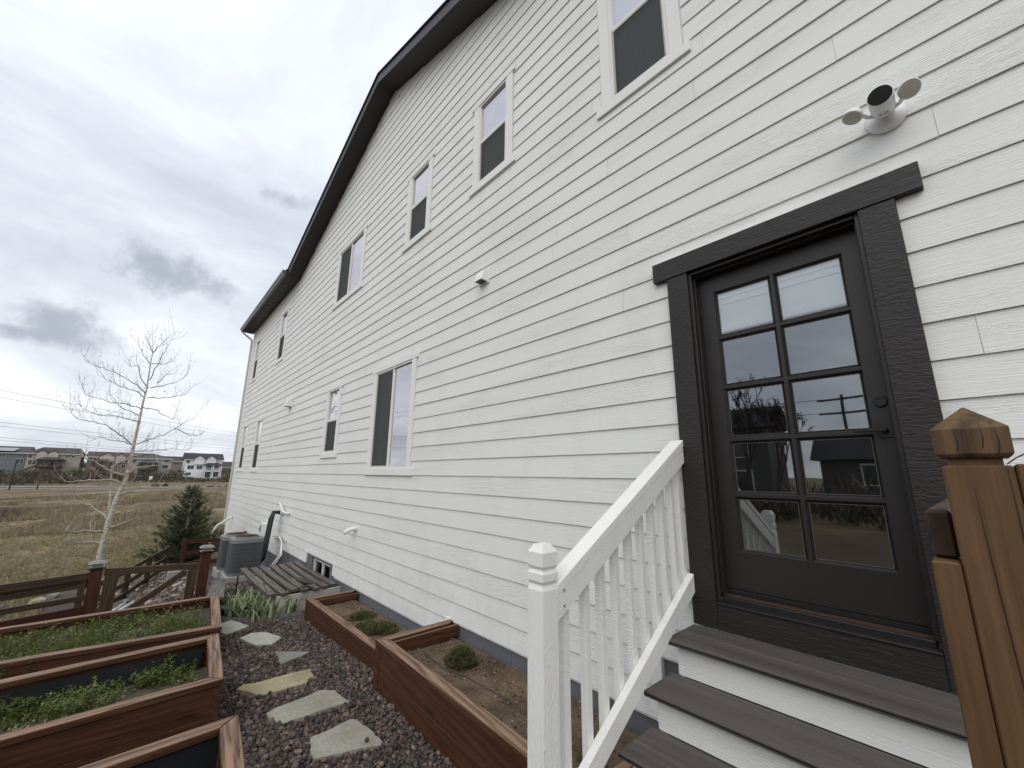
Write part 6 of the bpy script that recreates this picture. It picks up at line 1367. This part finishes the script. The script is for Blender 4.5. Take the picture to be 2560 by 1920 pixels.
for i, (p, q) in enumerate(WIRES):
    p, q = Vector(p), Vector(q); pts = []
    for k in range(13): u = k / 12; v = p.lerp(q, u); v.z -= 3.0 * 4 * u * (1 - u) * .35; pts.append(v)
    o = MB().tube(pts, [.022 + .045 * k / 12 for k in range(13)], 4, cap=False).build('power_line', BLKM); tag(o, ('top', 'second', 'third', 'fourth', 'fifth', 'lowest')[i] + ' of the six overhead wires crossing the sky on the left', 'wire', 'overhead power lines')

# ---------------------------------------------------------------- across the yard, behind the camera (mirrored in the door)
NBR = siding('dark_neighbour_siding', (0.075, 0.075, 0.07), .4)
def yhouse(label, x0, x1, y, zb, ze, zr, wins, gable=True):
    t = empty('neighbour_house', ((x0 + x1) / 2, y, zb), label, 'house', 'houses behind the camera'); MB().box(x0, x1, y - 4, y, zb - 1, ze).build('wall', NBR, t)
    m = MB(); xm = (x0 + x1) / 2
    m.prism([(x0 - .5, ze), (x1 + .5, ze), (xm, zr)], y - 11.5, y + .5, 'y') if gable else m.prism([(y - 4.4, ze), (y + .4, ze), (y - 1.5, zr), (y - 2.5, zr)], x0 - .5, x1 + .5, 'x')
    m.build('roof', SHB, t)
    for (x, z, w, h) in wins:
        o = MB().box(x - w / 2 - .1, x + w / 2 + .1, y + .001, y + .08, z - h / 2 - .1, z + h / 2 + .1).build('window', FTR, t); MB().box(x - w / 2, x + w / 2, y + .081, y + .10, z - h / 2, z + h / 2).build('pane', FGL, o)
    return t
yhouse('dark neighbour house mirrored in the left panes of the door', -21, -9.9, -31, -1.6, 3.6, 5.3, [(-12, 2.2, 1.4, 1.4), (-16, 2.2, 1.4, 1.4), (-12, -.4, 1.6, 1.6)], False)
yhouse('low dark neighbour house mirrored in the lower right panes', -7.6, 4, -34, -1.6, 1.2, 3.0, [(-4.6, .2, 1.2, 1.2), (-2.0, .2, 1.8, 1.2), (1.5, .2, 1.2, 1.2)], False)
yhouse('dark neighbour house farther to the right behind the camera', 9, 22, -36, -1.6, 3.6, 6.6, [(12, 2, 1.4, 1.4), (17, 2, 1.4, 1.4)], False)
upole(-6.2, -37, 8.3, 'utility pole with cross arms mirrored in the door glass', 2, .14)
for k in range(2):
    for dx in (-1.2, 0, 1.2):
        z = gz1(-6.2, -37) + 8.0 - 1.1 * k
        o = MB().tube([(-60, -36 + dx * .3, z + 3), (-30, -37, z - .1), (-6.2 + dx, -37, z + .05), (20, -37, z - .2), (60, -38, z + 1.5)], .018, 4, cap=False).build('power_line', BLKM); tag(o, ('wire at the left end', 'wire in the middle', 'wire at the right end')[(-1.2, 0, 1.2).index(dx)] + (' of the upper arm of the mirrored pole', ' of the lower arm of the mirrored pole')[k], 'wire', 'wires on the pole behind the camera')
def bare_tree(x, y, h, label, seed):
    random.seed(seed); z0 = gz1(x, y); t = empty('bare_tree', (x, y, z0), label, 'tree'); tw2 = MB(); L = Leaves()
    def grow(p, d, L_, r, dep):
        q = p + d * L_; tw2.tube([p, p.lerp(q, .5) + rv(.05 * L_), q], [r, r * .85, r * .7], 4, cap=False)
        if dep == 0:
            for k in range(5): v = p.lerp(q, random.random()); L.tri(v, v + rv(.09), v + rv(.09), (.035, .032, .02))
            return
        for k in range(3 if dep > 1 else 4): grow(q if k else p.lerp(q, .7), (d + rv(.55) + Vector((0, 0, .35))).normalized(), L_ * random.uniform(.6, .82), r * .62, dep - 1)
    grow(Vector((x, y, z0)), Vector((0, 0, 1)), h * .27, .13, 5); tw2.build('branches', TWG, t); L.build('buds', TWIG, t)
brush('hedge', [(-12, 6, -22, -17, 260), (-20, -12, -24, -18, 90)], 'low leafless hedge behind the camera, mirrored in the door', BR + [(.08, .09, .05)], 15, .6, 2.0, .03)
bare_tree(-9.6, -25.5, 9.5, 'budding tree mirrored in the upper left panes of the door', 3); bare_tree(-8.2, -26.5, 8.6, 'second budding tree mirrored in the door', 8)
